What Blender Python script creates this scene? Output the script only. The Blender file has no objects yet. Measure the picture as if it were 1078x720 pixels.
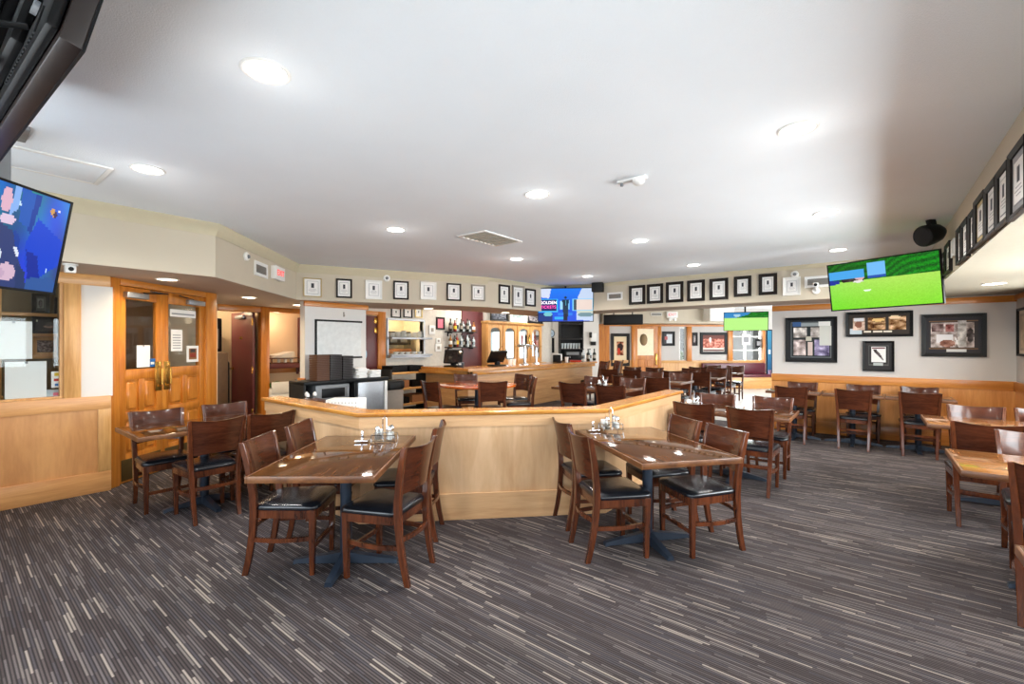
import bpy, bmesh, math, random
from mathutils import Vector, Matrix
random.seed(7)
S = bpy.context.scene
COL = S.collection
PI = math.pi

# ------------------------------------------------------------ camera maths
YAW = math.radians(38.25); FOC = 478.0; CX = 539.0; HY = 363.0; EYE = 1.45
FW = (-math.sin(YAW), math.cos(YAW)); RT = (math.cos(YAW), math.sin(YAW))

def ray(px):
    t = (px - CX) / FOC
    return (FW[0] + RT[0] * t, FW[1] + RT[1] * t)
def hit_x(px, X):
    r = ray(px); d = X / r[0]; return (X, r[1] * d, d)
def hit_y(px, Y):
    r = ray(px); d = Y / r[1]; return (r[0] * d, Y, d)
def hit_line(px, P, u):
    r = ray(px)
    d = (P[0] * u[1] - P[1] * u[0]) / (r[0] * u[1] - r[1] * u[0])
    return (r[0] * d, r[1] * d, d)
def zat(y, d):
    return EYE - (y - HY) * d / FOC

def lin(c):
    return c / 12.92 if c <= 0.04045 else ((c + 0.055) / 1.055) ** 2.4
def rgb(r, g, b):
    return (lin(r / 255), lin(g / 255), lin(b / 255), 1.0)

# ------------------------------------------------------------ materials
def new_mat(name):
    m = bpy.data.materials.new(name); m.use_nodes = True
    nt = m.node_tree
    return m, nt, nt.nodes['Principled BSDF']

def mat(name, c, rough=0.5, metal=0.0, vary=0.06, scale=14.0, bump=0.0, coat=0.0, trans=0.0, bscale=None, spec=0.5):
    m, nt, b = new_mat(name)
    tc = nt.nodes.new('ShaderNodeTexCoord')
    nz = nt.nodes.new('ShaderNodeTexNoise'); nz.inputs['Scale'].default_value = scale; nz.inputs['Detail'].default_value = 3
    nt.links.new(tc.outputs['Object'], nz.inputs['Vector'])
    cr = nt.nodes.new('ShaderNodeValToRGB')
    k0, k1 = 1 - vary, 1 + vary
    cr.color_ramp.elements[0].position = 0.3; cr.color_ramp.elements[1].position = 0.7
    cr.color_ramp.elements[0].color = (c[0] * k0, c[1] * k0, c[2] * k0, 1)
    cr.color_ramp.elements[1].color = (min(1, c[0] * k1), min(1, c[1] * k1), min(1, c[2] * k1), 1)
    nt.links.new(nz.outputs['Fac'], cr.inputs['Fac'])
    nt.links.new(cr.outputs['Color'], b.inputs['Base Color'])
    b.inputs['Roughness'].default_value = rough; b.inputs['Metallic'].default_value = metal
    b.inputs['Coat Weight'].default_value = coat; b.inputs['Coat Roughness'].default_value = 0.08
    b.inputs['Transmission Weight'].default_value = trans; b.inputs['Specular IOR Level'].default_value = spec
    if bump:
        n2 = nt.nodes.new('ShaderNodeTexNoise'); n2.inputs['Scale'].default_value = bscale or scale * 6; n2.inputs['Detail'].default_value = 4
        nt.links.new(tc.outputs['Object'], n2.inputs['Vector'])
        bp = nt.nodes.new('ShaderNodeBump'); bp.inputs['Strength'].default_value = bump; bp.inputs['Distance'].default_value = 0.01
        nt.links.new(n2.outputs['Fac'], bp.inputs['Height']); nt.links.new(bp.outputs['Normal'], b.inputs['Normal'])
    return m

def wood(name, ca, cb, stretch=(14, 14, 1.2), rough=0.35, coat=0.0, spec=0.5):
    m, nt, b = new_mat(name)
    tc = nt.nodes.new('ShaderNodeTexCoord'); mp = nt.nodes.new('ShaderNodeMapping')
    mp.inputs['Scale'].default_value = stretch
    nt.links.new(tc.outputs['Object'], mp.inputs['Vector'])
    n1 = nt.nodes.new('ShaderNodeTexNoise'); n1.inputs['Scale'].default_value = 1.0; n1.inputs['Detail'].default_value = 5
    n1.inputs['Roughness'].default_value = 0.62; n1.inputs['Distortion'].default_value = 0.7
    nt.links.new(mp.outputs['Vector'], n1.inputs['Vector'])
    n2 = nt.nodes.new('ShaderNodeTexNoise'); n2.inputs['Scale'].default_value = 7.0; n2.inputs['Detail'].default_value = 2
    nt.links.new(mp.outputs['Vector'], n2.inputs['Vector'])
    mx = nt.nodes.new('ShaderNodeMath'); mx.operation = 'MULTIPLY_ADD'; mx.inputs[1].default_value = 0.3
    nt.links.new(n2.outputs['Fac'], mx.inputs[0]); nt.links.new(n1.outputs['Fac'], mx.inputs[2])
    cr = nt.nodes.new('ShaderNodeValToRGB')
    cr.color_ramp.elements[0].position = 0.45; cr.color_ramp.elements[0].color = cb
    cr.color_ramp.elements[1].position = 0.85; cr.color_ramp.elements[1].color = ca
    nt.links.new(mx.outputs[0], cr.inputs['Fac'])
    nt.links.new(cr.outputs['Color'], b.inputs['Base Color'])
    b.inputs['Roughness'].default_value = rough; b.inputs['Coat Weight'].default_value = coat
    b.inputs['Coat Roughness'].default_value = 0.03; b.inputs['Specular IOR Level'].default_value = spec
    return m

def emit(name, c, strength, sample=False):
    m, nt, b = new_mat(name)
    b.inputs['Base Color'].default_value = c; b.inputs['Emission Color'].default_value = c
    b.inputs['Emission Strength'].default_value = strength
    if not sample:
        m.cycles.emission_sampling = 'NONE'
    return m

def attr_mat(name, rough=0.4, emission=0.0, coat=0.0):
    m, nt, b = new_mat(name)
    a = nt.nodes.new('ShaderNodeAttribute'); a.attribute_name = 'Col'
    if emission:
        b.inputs['Base Color'].default_value = (0.01, 0.01, 0.01, 1)
        nt.links.new(a.outputs['Color'], b.inputs['Emission Color']); b.inputs['Emission Strength'].default_value = emission
        m.cycles.emission_sampling = 'NONE'
    else:
        nt.links.new(a.outputs['Color'], b.inputs['Base Color'])
    b.inputs['Roughness'].default_value = rough; b.inputs['Coat Weight'].default_value = coat
    b.inputs['Specular IOR Level'].default_value = 0.12
    return m

def glass_mat(name, tint=(0.95, 0.97, 0.97, 1), mix=0.08, rough=0.02):
    m = bpy.data.materials.new(name); m.use_nodes = True
    nt = m.node_tree; nt.nodes.clear()
    o = nt.nodes.new('ShaderNodeOutputMaterial'); t = nt.nodes.new('ShaderNodeBsdfTransparent'); g = nt.nodes.new('ShaderNodeBsdfGlossy')
    lw = nt.nodes.new('ShaderNodeLayerWeight'); lw.inputs['Blend'].default_value = 0.5; fr = nt.nodes.new('ShaderNodeMath'); fr.operation = 'POWER'; fr.inputs[1].default_value = 4.0; nt.links.new(lw.outputs['Facing'], fr.inputs[0])
    ad = nt.nodes.new('ShaderNodeMath'); ad.operation = 'ADD'; ad.inputs[1].default_value = mix; ad.use_clamp = True
    mx = nt.nodes.new('ShaderNodeMixShader')
    t.inputs['Color'].default_value = tint; g.inputs['Roughness'].default_value = rough
    nt.links.new(fr.outputs[0], ad.inputs[0]); nt.links.new(ad.outputs[0], mx.inputs[0])
    nt.links.new(t.outputs[0], mx.inputs[1]); nt.links.new(g.outputs[0], mx.inputs[2]); nt.links.new(mx.outputs[0], o.inputs[0])
    return m

def carpet_mat():
    m, nt, b = new_mat('striped_carpet')
    L = nt.links.new
    def math_(op, a=None, c=None, v0=None, v1=None, v2=None):
        n = nt.nodes.new('ShaderNodeMath'); n.operation = op
        for i, (s, v) in enumerate(((a, v0), (c, v1))):
            if s is not None: L(s, n.inputs[i])
            elif v is not None: n.inputs[i].default_value = v
        if v2 is not None: n.inputs[2].default_value = v2
        return n.outputs[0]
    g = nt.nodes.new('ShaderNodeNewGeometry'); sp = nt.nodes.new('ShaderNodeSeparateXYZ'); L(g.outputs['Position'], sp.inputs[0])
    # gentle waviness so the rows are not laser straight
    def stripes(width, dash, seed):
        row = math_('FLOOR', math_('DIVIDE', sp.outputs['Y'], None, None, width))
        row = math_('ADD', row, None, None, seed)
        w1 = nt.nodes.new('ShaderNodeTexWhiteNoise'); w1.noise_dimensions = '1D'; L(row, w1.inputs['W'])
        off = math_('MULTIPLY', w1.outputs['Value'], None, None, 17.0)
        colx = math_('FLOOR', math_('ADD', math_('DIVIDE', sp.outputs['X'], None, None, dash), off))
        cb = nt.nodes.new('ShaderNodeCombineXYZ'); L(row, cb.inputs[0]); L(colx, cb.inputs[1])
        w2 = nt.nodes.new('ShaderNodeTexWhiteNoise'); w2.noise_dimensions = '2D'; L(cb.outputs[0], w2.inputs['Vector'])
        return w2.outputs['Value'], w1.outputs['Value']
    v, r = stripes(PITCH, 0.24, 3.0)
    cr = nt.nodes.new('ShaderNodeValToRGB'); cr.color_ramp.interpolation = 'CONSTANT'
    e = cr.color_ramp.elements
    e[0].position = 0; e[0].color = CARPET[0]
    e[1].position = 0.34; e[1].color = CARPET[1]
    for p, i in ((0.56, 2), (0.72, 3), (0.86, 4), (0.94, 5)):
        k = e.new(p); k.color = CARPET[i]
    L(v, cr.inputs['Fac'])
    # fine tuft noise
    nz = nt.nodes.new('ShaderNodeTexNoise'); nz.inputs['Scale'].default_value = 330; nz.inputs['Detail'].default_value = 1
    L(g.outputs['Position'], nz.inputs['Vector'])
    big = nt.nodes.new('ShaderNodeTexNoise'); big.inputs['Scale'].default_value = 0.9; big.inputs['Detail'].default_value = 2
    L(g.outputs['Position'], big.inputs['Vector'])
    k1 = nt.nodes.new('ShaderNodeMapRange'); k1.inputs[1].default_value = 0.25; k1.inputs[2].default_value = 0.75; k1.inputs[3].default_value = 0.7; k1.inputs[4].default_value = 1.3
    L(nz.outputs['Fac'], k1.inputs[0])
    k2 = nt.nodes.new('ShaderNodeMapRange'); k2.inputs[1].default_value = 0.3; k2.inputs[2].default_value = 0.7; k2.inputs[3].default_value = 0.9; k2.inputs[4].default_value = 1.1
    L(big.outputs['Fac'], k2.inputs[0])
    mul = math_('MULTIPLY', k1.outputs[0], k2.outputs[0])
    # tufted ribs: dark groove between neighbouring rows
    fr_ = math_('FRACT', math_('DIVIDE', sp.outputs['Y'], None, None, PITCH))
    dist = math_('ABSOLUTE', math_('SUBTRACT', fr_, None, None, 0.5))
    gr = nt.nodes.new('ShaderNodeMapRange'); gr.interpolation_type = 'SMOOTHSTEP'; gr.inputs[1].default_value = 0.12; gr.inputs[2].default_value = 0.44; gr.inputs[3].default_value = 1.0; gr.inputs[4].default_value = 0.22
    L(dist, gr.inputs[0]); mul = math_('MULTIPLY', mul, gr.outputs[0])
    vm = nt.nodes.new('ShaderNodeVectorMath'); vm.operation = 'SCALE'; L(cr.outputs['Color'], vm.inputs[0]); L(mul, vm.inputs['Scale'])
    L(vm.outputs[0], b.inputs['Base Color'])
    b.inputs['Roughness'].default_value = 0.85; b.inputs['Specular IOR Level'].default_value = 0.25
    bp = nt.nodes.new('ShaderNodeBump'); bp.inputs['Strength'].default_value = 0.35; bp.inputs['Distance'].default_value = 0.004
    L(gr.outputs[0], bp.inputs['Height']); L(bp.outputs['Normal'], b.inputs['Normal'])
    return m

PITCH = 0.0135
CARPET = [rgb(66, 58, 58), rgb(80, 72, 72), rgb(96, 89, 89), rgb(72, 67, 71), rgb(110, 102, 99), rgb(144, 134, 126)]

M = {}
M['ceiling'] = mat('textured_white_ceiling_paint', rgb(238, 243, 247), 0.9, vary=0.015, scale=2.0, bump=0.25, bscale=160)
M['taupe'] = mat('taupe_wall_paint', rgb(200, 189, 169), 0.85, vary=0.02, scale=3)
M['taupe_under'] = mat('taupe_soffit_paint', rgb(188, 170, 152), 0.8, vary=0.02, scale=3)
M['taupe_dim'] = mat('beige_soffit_paint', rgb(146, 137, 119), 0.85, vary=0.02)  # soffit taupe darkened to offset the strong window light beneath it
M['cove'] = mat('cream_cove_paint', rgb(200, 190, 162), 0.8, vary=0.02)
M['white_wall'] = mat('pale_grey_wall_paint', rgb(222, 219, 214), 0.8, vary=0.015, scale=3)
M['cream_wall'] = mat('cream_wall_paint', rgb(200, 195, 190), 0.8, vary=0.015, scale=3)
M['peach_wall'] = mat('peach_wall_paint', rgb(240, 214, 180), 0.8, vary=0.02, scale=3)
M['maple'] = wood('pale_maple_panel', rgb(216, 180, 140), rgb(194, 154, 112), (5, 5, 0.9), 0.36)
M['maple_h'] = wood('pale_maple_rail', rgb(212, 172, 128), rgb(190, 146, 102), (1.2, 1.2, 16), 0.36)
M['left_oak'] = wood('panel_oak', rgb(222, 164, 104), rgb(194, 134, 80), (5, 5, 0.9), 0.36)
M['left_oak_h'] = wood('panel_oak_rail', rgb(220, 164, 104), rgb(194, 134, 80), (1.2, 1.2, 16), 0.36)
M['wains'] = wood('wainscot_oak', rgb(214, 150, 82), rgb(186, 118, 54), (8, 8, 0.9), 0.3)
M['wains_h'] = wood('wainscot_oak_rail', rgb(210, 142, 72), rgb(180, 110, 46), (1.2, 1.2, 18), 0.3)
M['bar_wood'] = wood('bar_front_oak', rgb(208, 160, 108), rgb(176, 126, 78), (1.2, 1.0, 16), 0.36)
M['oak'] = wood('honey_oak', rgb(226, 176, 112), rgb(192, 136, 74), (16, 16, 1.2), 0.35)
M['oak_h'] = wood('honey_oak_rail', rgb(224, 172, 106), rgb(190, 134, 72), (1.3, 1.3, 18), 0.35)
M['amber_oak'] = wood('amber_oak', rgb(208, 134, 52), rgb(174, 98, 26), (16, 16, 1.2), 0.3)
M['amber_oak_h'] = wood('amber_oak_rail', rgb(208, 136, 56), rgb(176, 102, 30), (1.2, 1.2, 18), 0.3)
M['cap_oak'] = wood('oak_cap', rgb(200, 140, 66), rgb(164, 102, 40), (3, 3, 14), 0.25, coat=0.3)
M['walnut'] = wood('walnut_stained_chair_wood', rgb(104, 54, 30), rgb(50, 24, 14), (14, 14, 2.2), 0.24, coat=0.4)
M['walnut_back'] = wood('walnut_stained_chair_back', rgb(88, 45, 27), rgb(50, 24, 14), (3, 8, 16), 0.2, coat=0.2, spec=0.3)
M['table_top'] = wood('walnut_table_top', rgb(88, 53, 25), rgb(48, 27, 12), (14, 1.6, 4), 0.07, coat=0.06, spec=0.2)
M['table_edge'] = wood('worn_table_edge', rgb(124, 80, 46), rgb(74, 42, 22), (6, 6, 10), 0.35)
M['table_light'] = wood('golden_table_top', rgb(160, 106, 58), rgb(118, 74, 36), (14, 1.6, 4), 0.14, coat=0.6)
M['orange_top'] = wood('orange_lacquer_top', rgb(206, 104, 36), rgb(160, 68, 18), (8, 1.6, 4), 0.12, coat=0.7)
M['vinyl'] = mat('black_vinyl', rgb(18, 20, 25), 0.24, vary=0.1, scale=30, bump=0.06)
M['steel_blue'] = mat('dark_blue_grey_powder_coat', rgb(44, 54, 68), 0.4, 0.35, vary=0.08)
M['black'] = mat('black_plastic', rgb(14, 14, 15), 0.45, vary=0.1, spec=0.2)
M['black_matte'] = mat('matte_black', rgb(14, 14, 15), 0.7, vary=0.1)
M['dark_brown'] = mat('dark_brown_plastic', rgb(28, 18, 15), 0.4, vary=0.1)
M['dark_frame'] = wood('dark_frame_wood', rgb(36, 26, 20), rgb(16, 11, 9), (10, 10, 10), 0.5, spec=0.25)
M['grey_frame'] = mat('pewter_frame', rgb(150, 142, 130), 0.4, 0.4)
M['gold_frame'] = mat('brushed_gold_frame', rgb(205, 180, 120), 0.35, 0.5)
M['white_frame'] = mat('white_frame_paint', rgb(238, 236, 230), 0.45, vary=0.01)
M['paper'] = mat('white_paper', rgb(240, 238, 234), 0.7, vary=0.015, scale=6)
M['ink'] = mat('dark_ink', rgb(52, 52, 60), 0.6, vary=0.15, scale=60)
M['ink_line'] = mat('grey_ink', rgb(150, 150, 152), 0.7)
M['white_plastic'] = mat('white_plastic', rgb(236, 235, 231), 0.4, vary=0.01)
M['grey_plastic'] = mat('grey_plastic', rgb(120, 122, 124), 0.45)
M['steel'] = mat('brushed_steel', rgb(168, 171, 176), 0.42, 0.85, vary=0.05, scale=40)
M['chrome'] = mat('chrome', rgb(225, 227, 230), 0.08, 1.0, vary=0.02)
M['brass'] = mat('aged_brass', rgb(196, 150, 72), 0.25, 0.9, vary=0.12, scale=20)
M['maroon'] = mat('maroon_door_paint', rgb(96, 46, 48), 0.35, vary=0.05, scale=5)
M['maroon_vinyl'] = mat('maroon_vinyl', rgb(92, 32, 44), 0.32, vary=0.08)
M['mirror'] = mat('mirror_glass', rgb(225, 228, 228), 0.03, 1.0, vary=0.0)
M['glass'] = glass_mat('clear_glass', mix=0.03)
M['window_glass'] = glass_mat('window_glass', (0.95, 0.97, 0.97, 1), 0.02)
M['jar_glass'] = glass_mat('shaker_glass', (0.95, 0.97, 0.98, 1), 0.12)
M['bottle_dark'] = mat('dark_bottle_glass', rgb(28, 34, 26), 0.1, vary=0.1, coat=0.5)
M['bottle_amber'] = mat('amber_bottle_glass', rgb(150, 96, 40), 0.1, vary=0.1, coat=0.5)
M['bottle_clear'] = mat('pale_bottle_glass', rgb(190, 200, 204), 0.1, vary=0.1, coat=0.5)
M['bottle_red'] = mat('red_bottle_glass', rgb(140, 40, 36), 0.1, vary=0.1, coat=0.5)
M['print'] = attr_mat('printed_picture', 0.35, coat=0.0)
M['screen'] = attr_mat('lit_screen', 0.2, emission=1.0)
M['tile'] = mat('pale_vinyl_floor', rgb(206, 204, 198), 0.32, vary=0.04, scale=3)
M['lamp'] = emit('lamp_diffuser', (1, 0.96, 0.9, 1), 14)
M['lamp_warm'] = emit('warm_lamp_diffuser', (1, 0.88, 0.66, 1), 10)
M['red_lit'] = emit('lit_red_letters', rgb(235, 40, 40), 1.2)
M['white_lit'] = emit('lit_white_letters', rgb(245, 235, 245), 1.6)
M['pink_lit'] = emit('lit_pink_letters', rgb(245, 70, 160), 1.2)
M['blue'] = mat('blue_plastic', rgb(30, 100, 170), 0.4)
M['red'] = mat('red_card', rgb(196, 48, 44), 0.5)
M['pink'] = mat('pink_card', rgb(226, 110, 130), 0.5)
M['yellow'] = mat('yellow_card', rgb(236, 200, 50), 0.5)
M['green'] = mat('green_cloth', rgb(60, 120, 60), 0.7)
M['cardboard'] = mat('brown_card', rgb(150, 100, 62), 0.7)
M['hedge'] = mat('sunlit_hedge', rgb(120, 150, 84), 0.9, vary=0.4, scale=3)  # leaf green varied by noise
M['asphalt'] = mat('pale_paving', rgb(196, 192, 184), 0.9, vary=0.1, scale=1)

# ------------------------------------------------------------ mesh helpers
def nb():
    return bmesh.new()

def add_bm(dst, src, Mx=None):
    if Mx is not None:
        bmesh.ops.transform(src, matrix=Mx, verts=src.verts)
    mp = {}
    for v in src.verts: mp[v] = dst.verts.new(v.co)
    for f in src.faces:
        try:
            nf = dst.faces.new([mp[v] for v in f.verts]); nf.smooth = f.smooth
        except ValueError: pass
    src.free()

def box(bm, lo, hi, bev=0.0, Mx=None, seg=2):
    t = bmesh.new()
    bmesh.ops.create_cube(t, size=1.0)
    sx, sy, sz = (hi[i] - lo[i] for i in range(3))
    c = [(hi[i] + lo[i]) / 2 for i in range(3)]
    for v in t.verts:
        v.co = Vector((v.co.x * sx + c[0], v.co.y * sy + c[1], v.co.z * sz + c[2]))
    if bev > 0:
        b = min(bev, 0.45 * min(abs(sx), abs(sy), abs(sz)))
        bmesh.ops.bevel(t, geom=list(t.edges), offset=b, segments=seg, affect='EDGES', profile=0.5)
    add_bm(bm, t, Mx)
    return bm

def ring_faces(bm, A, B):
    n = len(A)
    for i in range(n):
        j = (i + 1) % n
        bm.faces.new([A[i], A[j], B[j], B[i]])

def loft(bm, loops, cap=True, Mx=None):
    rows = []
    for lp in loops:
        rows.append([bm.verts.new((Mx @ Vector(p)) if Mx is not None else Vector(p)) for p in lp])
    for a, b in zip(rows, rows[1:]): ring_faces(bm, a, b)
    if cap:
        bm.faces.new(list(reversed(rows[0]))); bm.faces.new(rows[-1])
    return bm

def lathe(bm, prof, c=(0, 0, 0), seg=20, Mx=None, cap=True):
    loops = []
    for r, z in prof:
        loops.append([(c[0] + r * math.cos(2 * PI * k / seg), c[1] + r * math.sin(2 * PI * k / seg), c[2] + z) for k in range(seg)])
    return loft(bm, loops, cap, Mx)

def prism(bm, poly, z0, z1):
    area = sum(poly[i][0] * poly[(i + 1) % len(poly)][1] - poly[(i + 1) % len(poly)][0] * poly[i][1] for i in range(len(poly)))
    if area < 0: poly = list(reversed(poly))
    return loft(bm, [[(x, y, z0) for x, y in poly], [(x, y, z1) for x, y in poly]])

def tube(bm, pts, r, seg=8, closed=False):
    pts = [Vector(p) for p in pts]; loops = []
    n = len(pts)
    for i, p in enumerate(pts):
        a = pts[i - 1] if (i > 0 or closed) else p
        b = pts[(i + 1) % n] if (i < n - 1 or closed) else p
        d = (b - a).normalized()
        up = Vector((0, 0, 1)) if abs(d.z) < 0.95 else Vector((1, 0, 0))
        u = d.cross(up).normalized(); w = u.cross(d).normalized()
        rr = r[i] if isinstance(r, (list, tuple)) else r
        loops.append([p + (u * math.cos(2 * PI * k / seg) + w * math.sin(2 * PI * k / seg)) * rr for k in range(seg)])
    if closed: loops.append(loops[0])
    return loft(bm, loops, not closed)

def sweep_rect(bm, pts, ws, ds, ch=0.25):
    """rounded rectangular section (w along x, d along y) swept upward through pts"""
    loops = []
    for p, w, d in zip(pts, ws, ds):
        a, b = w / 2, d / 2; c = min(a, b) * ch * 2 * 0.5
        loops.append([(p[0] + x, p[1] + y, p[2]) for x, y in
                      ((-a + c, -b), (a - c, -b), (a, -b + c), (a, b - c), (a - c, b), (-a + c, b), (-a, b - c), (-a, -b + c))])
    return loft(bm, loops)

def obj(name, bm, m, parent=None, smooth=40, loc=None, rz=None, matrix=None):
    bmesh.ops.recalc_face_normals(bm, faces=bm.faces)
    me = bpy.data.meshes.new(name); bm.to_mesh(me); bm.free()
    for p in me.polygons: p.use_smooth = True
    me.set_sharp_from_angle(angle=math.radians(smooth))
    if m is not None: me.materials.append(m)
    o = bpy.data.objects.new(name, me); COL.objects.link(o)
    if parent is not None: o.parent = parent
    if matrix is not None: o.matrix_local = matrix
    if loc is not None: o.location = loc
    if rz is not None: o.rotation_euler = (0, 0, rz)
    return o

def tag(o, label, cat, group=None):
    o['label'] = label; o['category'] = cat
    if group: o['group'] = group
    return o

def thing(name, label, cat, loc=(0, 0, 0), rz=0.0, group=None, rot=None):
    o = bpy.data.objects.new(name, None); COL.objects.link(o)
    o.empty_display_size = 0.1
    o.location = loc; o.rotation_euler = rot if rot else (0, 0, rz)
    return tag(o, label, cat, group)

def struct(name, bm, m, parent=None, **k):
    o = obj(name, bm, m, parent, **k)
    o['kind'] = 'structure'
    return o

def dup(root, loc, rz, label, group=None, scale=None):
    def cp(o, par):
        c = o.copy(); COL.objects.link(c); c.parent = par
        for ch in o.children: cp(ch, c)
        return c
    r = cp(root, None)
    r.location = loc; r.rotation_euler = (0, 0, rz)
    r['label'] = label
    if group: r['group'] = group
    if scale: r.scale = (scale, scale, scale)
    return r

def in_poly(x, y, P):
    c = False; n = len(P)
    for i in range(n):
        x1, y1 = P[i]; x2, y2 = P[(i + 1) % n]
        if (y1 > y) != (y2 > y) and x < (x2 - x1) * (y - y1) / (y2 - y1) + x1: c = not c
    return c

def painter(bg, shapes):
    """u right 0..1, v up 0..1; later shapes cover earlier ones; colours sRGB 0-255"""
    def f(u, v):
        c = bg(u, v) if callable(bg) else bg
        for s in shapes:
            if s[0] == 'r': hit = s[1] <= u <= s[3] and s[2] <= v <= s[4]; col = s[5]
            elif s[0] == 'e': hit = ((u - s[1]) / s[3]) ** 2 + ((v - s[2]) / s[4]) ** 2 <= 1; col = s[5]
            else: hit = in_poly(u, v, s[1]); col = s[2]
            if hit: c = col(u, v) if callable(col) else col
        return c
    return f

def mottled(base, amp, fx=23.1, fy=17.7):
    rg = random.Random(int(base[0] * 7 + amp)); N = 14
    g = [[rg.uniform(-1, 1) for _ in range(N + 1)] for _ in range(N + 1)]
    def f(u, v):
        x, y = max(0, min(.999, u)) * N, max(0, min(.999, v)) * N; i, j = int(x), int(y); a, b = x - i, y - j
        k = (g[j][i] * (1 - a) + g[j][i + 1] * a) * (1 - b) + (g[j + 1][i] * (1 - a) + g[j + 1][i + 1] * a) * b
        k = k * 1.3 + random.uniform(-.25, .25)
        return tuple(max(0, min(255, c + amp * k)) for c in base)
    return f

def picture(name, w, h, nx, ny, f, m, parent=None, y=0.0, cx=0.0, cz=0.0, thick=0.004):
    """a real flat panel, front face at y (facing -Y), coloured cell by cell"""
    bm = nb(); g = [[bm.verts.new((cx - w / 2 + w * i / nx, y, cz - h / 2 + h * j / ny)) for i in range(nx + 1)] for j in range(ny + 1)]
    cols = []
    for j in range(ny):
        for i in range(nx):
            bm.faces.new([g[j][i], g[j][i + 1], g[j + 1][i + 1], g[j + 1][i]])
            cols.append(f((i + .5) / nx, (j + .5) / ny))
    # sides and back so the panel has thickness
    rim = [g[0][0], g[0][nx], g[ny][nx], g[ny][0]]
    bk = [bm.verts.new((v.co.x, y + thick, v.co.z)) for v in rim]
    bm.faces.new(list(reversed(bk))); cols.append((60, 60, 60))
    me = bpy.data.meshes.new(name); bm.to_mesh(me); bm.free()
    at = me.color_attributes.new('Col', 'FLOAT_COLOR', 'CORNER')
    for p in me.polygons:
        c = cols[p.index]; l = (lin(c[0] / 255), lin(c[1] / 255), lin(c[2] / 255), 1)
        for li in p.loop_indices: at.data[li].color = l
    me.materials.append(m)
    o = bpy.data.objects.new(name, me); COL.objects.link(o)
    if parent is not None: o.parent = parent
    return o

def words(name, s, size, m, parent=None, loc=(0, 0, 0), depth=0.002, face=True, width=None):
    cu = bpy.data.curves.new('tmp_text', 'FONT'); cu.body = s; cu.size = size; cu.extrude = depth / 2
    cu.align_x = 'CENTER'; cu.align_y = 'CENTER'
    to = bpy.data.objects.new('tmp_text', cu); COL.objects.link(to)
    dg = bpy.context.evaluated_depsgraph_get()
    me = bpy.data.meshes.new_from_object(to.evaluated_get(dg)); me.name = name
    bpy.data.objects.remove(to); bpy.data.curves.remove(cu)
    xs = [v.co.x for v in me.vertices]
    k = width / (max(xs) - min(xs)) if width else 1.0
    for v in me.vertices:
        x, yy, z = v.co; v.co = (x * k + loc[0], -z + loc[1], yy + loc[2])   # stand it up facing -Y
    me.flip_normals() if False else None
    me.materials.clear(); me.materials.append(m)
    o = bpy.data.objects.new(name, me); COL.objects.link(o)
    if parent is not None: o.parent = parent
    return o

def facing(nx, ny):
    return math.atan2(nx, -ny)          # rotation whose local -Y points along (nx, ny)

def on_wall(x0, y0, x1, y1, P, u):
    """photo rectangle on a vertical wall line -> centre, width, height, rz"""
    a = hit_line(x0, P, u); b = hit_line(x1, P, u)
    w = math.hypot(a[0] - b[0], a[1] - b[1])
    mx, my = (a[0] + b[0]) / 2, (a[1] + b[1]) / 2
    r = FW[0] * mx + FW[1] * my
    zt, zb = zat(y0, r), zat(y1, r)
    n = (-u[1], u[0])
    if n[0] * -mx + n[1] * -my < 0: n = (u[1], -u[0])
    return (mx, my, (zt + zb) / 2), w, zt - zb, facing(*n)
# ------------------------------------------------------------ the room
CEIL = 2.67; SOF = 2.135
A_ = (-5.2, 1.75); B_ = (-6.83, 3.38); C_ = (-5.45, 6.2); D_ = (-5.2, 8.2)
P_DOOR = (-6.03, 1.10); U_DOOR = (-0.584, 0.8115)
def unit(a, b):
    l = math.hypot(b[0] - a[0], b[1] - a[1]); return ((b[0] - a[0]) / l, (b[1] - a[1]) / l)
L_A = (A_, (0, 1)); L_B = (A_, unit(A_, B_)); L_C = (B_, unit(B_, C_)); L_D = (C_, unit(C_, D_)); L_BEAM = ((0, 8.2), (1, 0)); L_R = ((0.62, 0), (0, 1))
L_BW = ((0, 9.0), (1, 0)); L_LEFT = ((-5.97, 0), (0, 1)); L_DOOR = (P_DOOR, U_DOOR); L_HALL = ((-8.6, 0), (0, 1)); L_PIER = ((-6.9, 0), (0, 1)); L_KIT = ((-8.0, 0), (0, 1))
_r = ray(640); P_FAR = (_r[0] * 14.9, _r[1] * 14.9); L_FAR = (P_FAR, (0.70711, 0.70711))

def pt(P, u, s, n=0.0):
    """point s metres along a wall line, n metres to the room side (normal = right of u)"""
    return (P[0] + u[0] * s + u[1] * n, P[1] + u[1] * s - u[0] * n)
def s_of(px, P, u):
    a = hit_line(px, P, u); return (a[0] - P[0]) * u[0] + (a[1] - P[1]) * u[1]
def slab(bm, P, u, s0, s1, z0, z1, n0, n1, bev=0.0):
    """box lying along a wall line"""
    Mx = Matrix.Translation((P[0], P[1], 0)) @ Matrix(((u[0], u[1], 0, 0), (u[1], -u[0], 0, 0), (0, 0, 1, 0), (0, 0, 0, 1)))
    t = bmesh.new(); box(t, (s0, n0, z0), (s1, n1, z1), bev)
    bmesh.ops.transform(t, matrix=Mx, verts=t.verts)
    bmesh.ops.recalc_face_normals(t, faces=t.faces)
    add_bm(bm, t); return bm

def S_(name, m, *slabs, parent=None):
    bm = nb()
    for a in slabs: slab(bm, *a)
    return struct(name, bm, m, parent)

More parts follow.
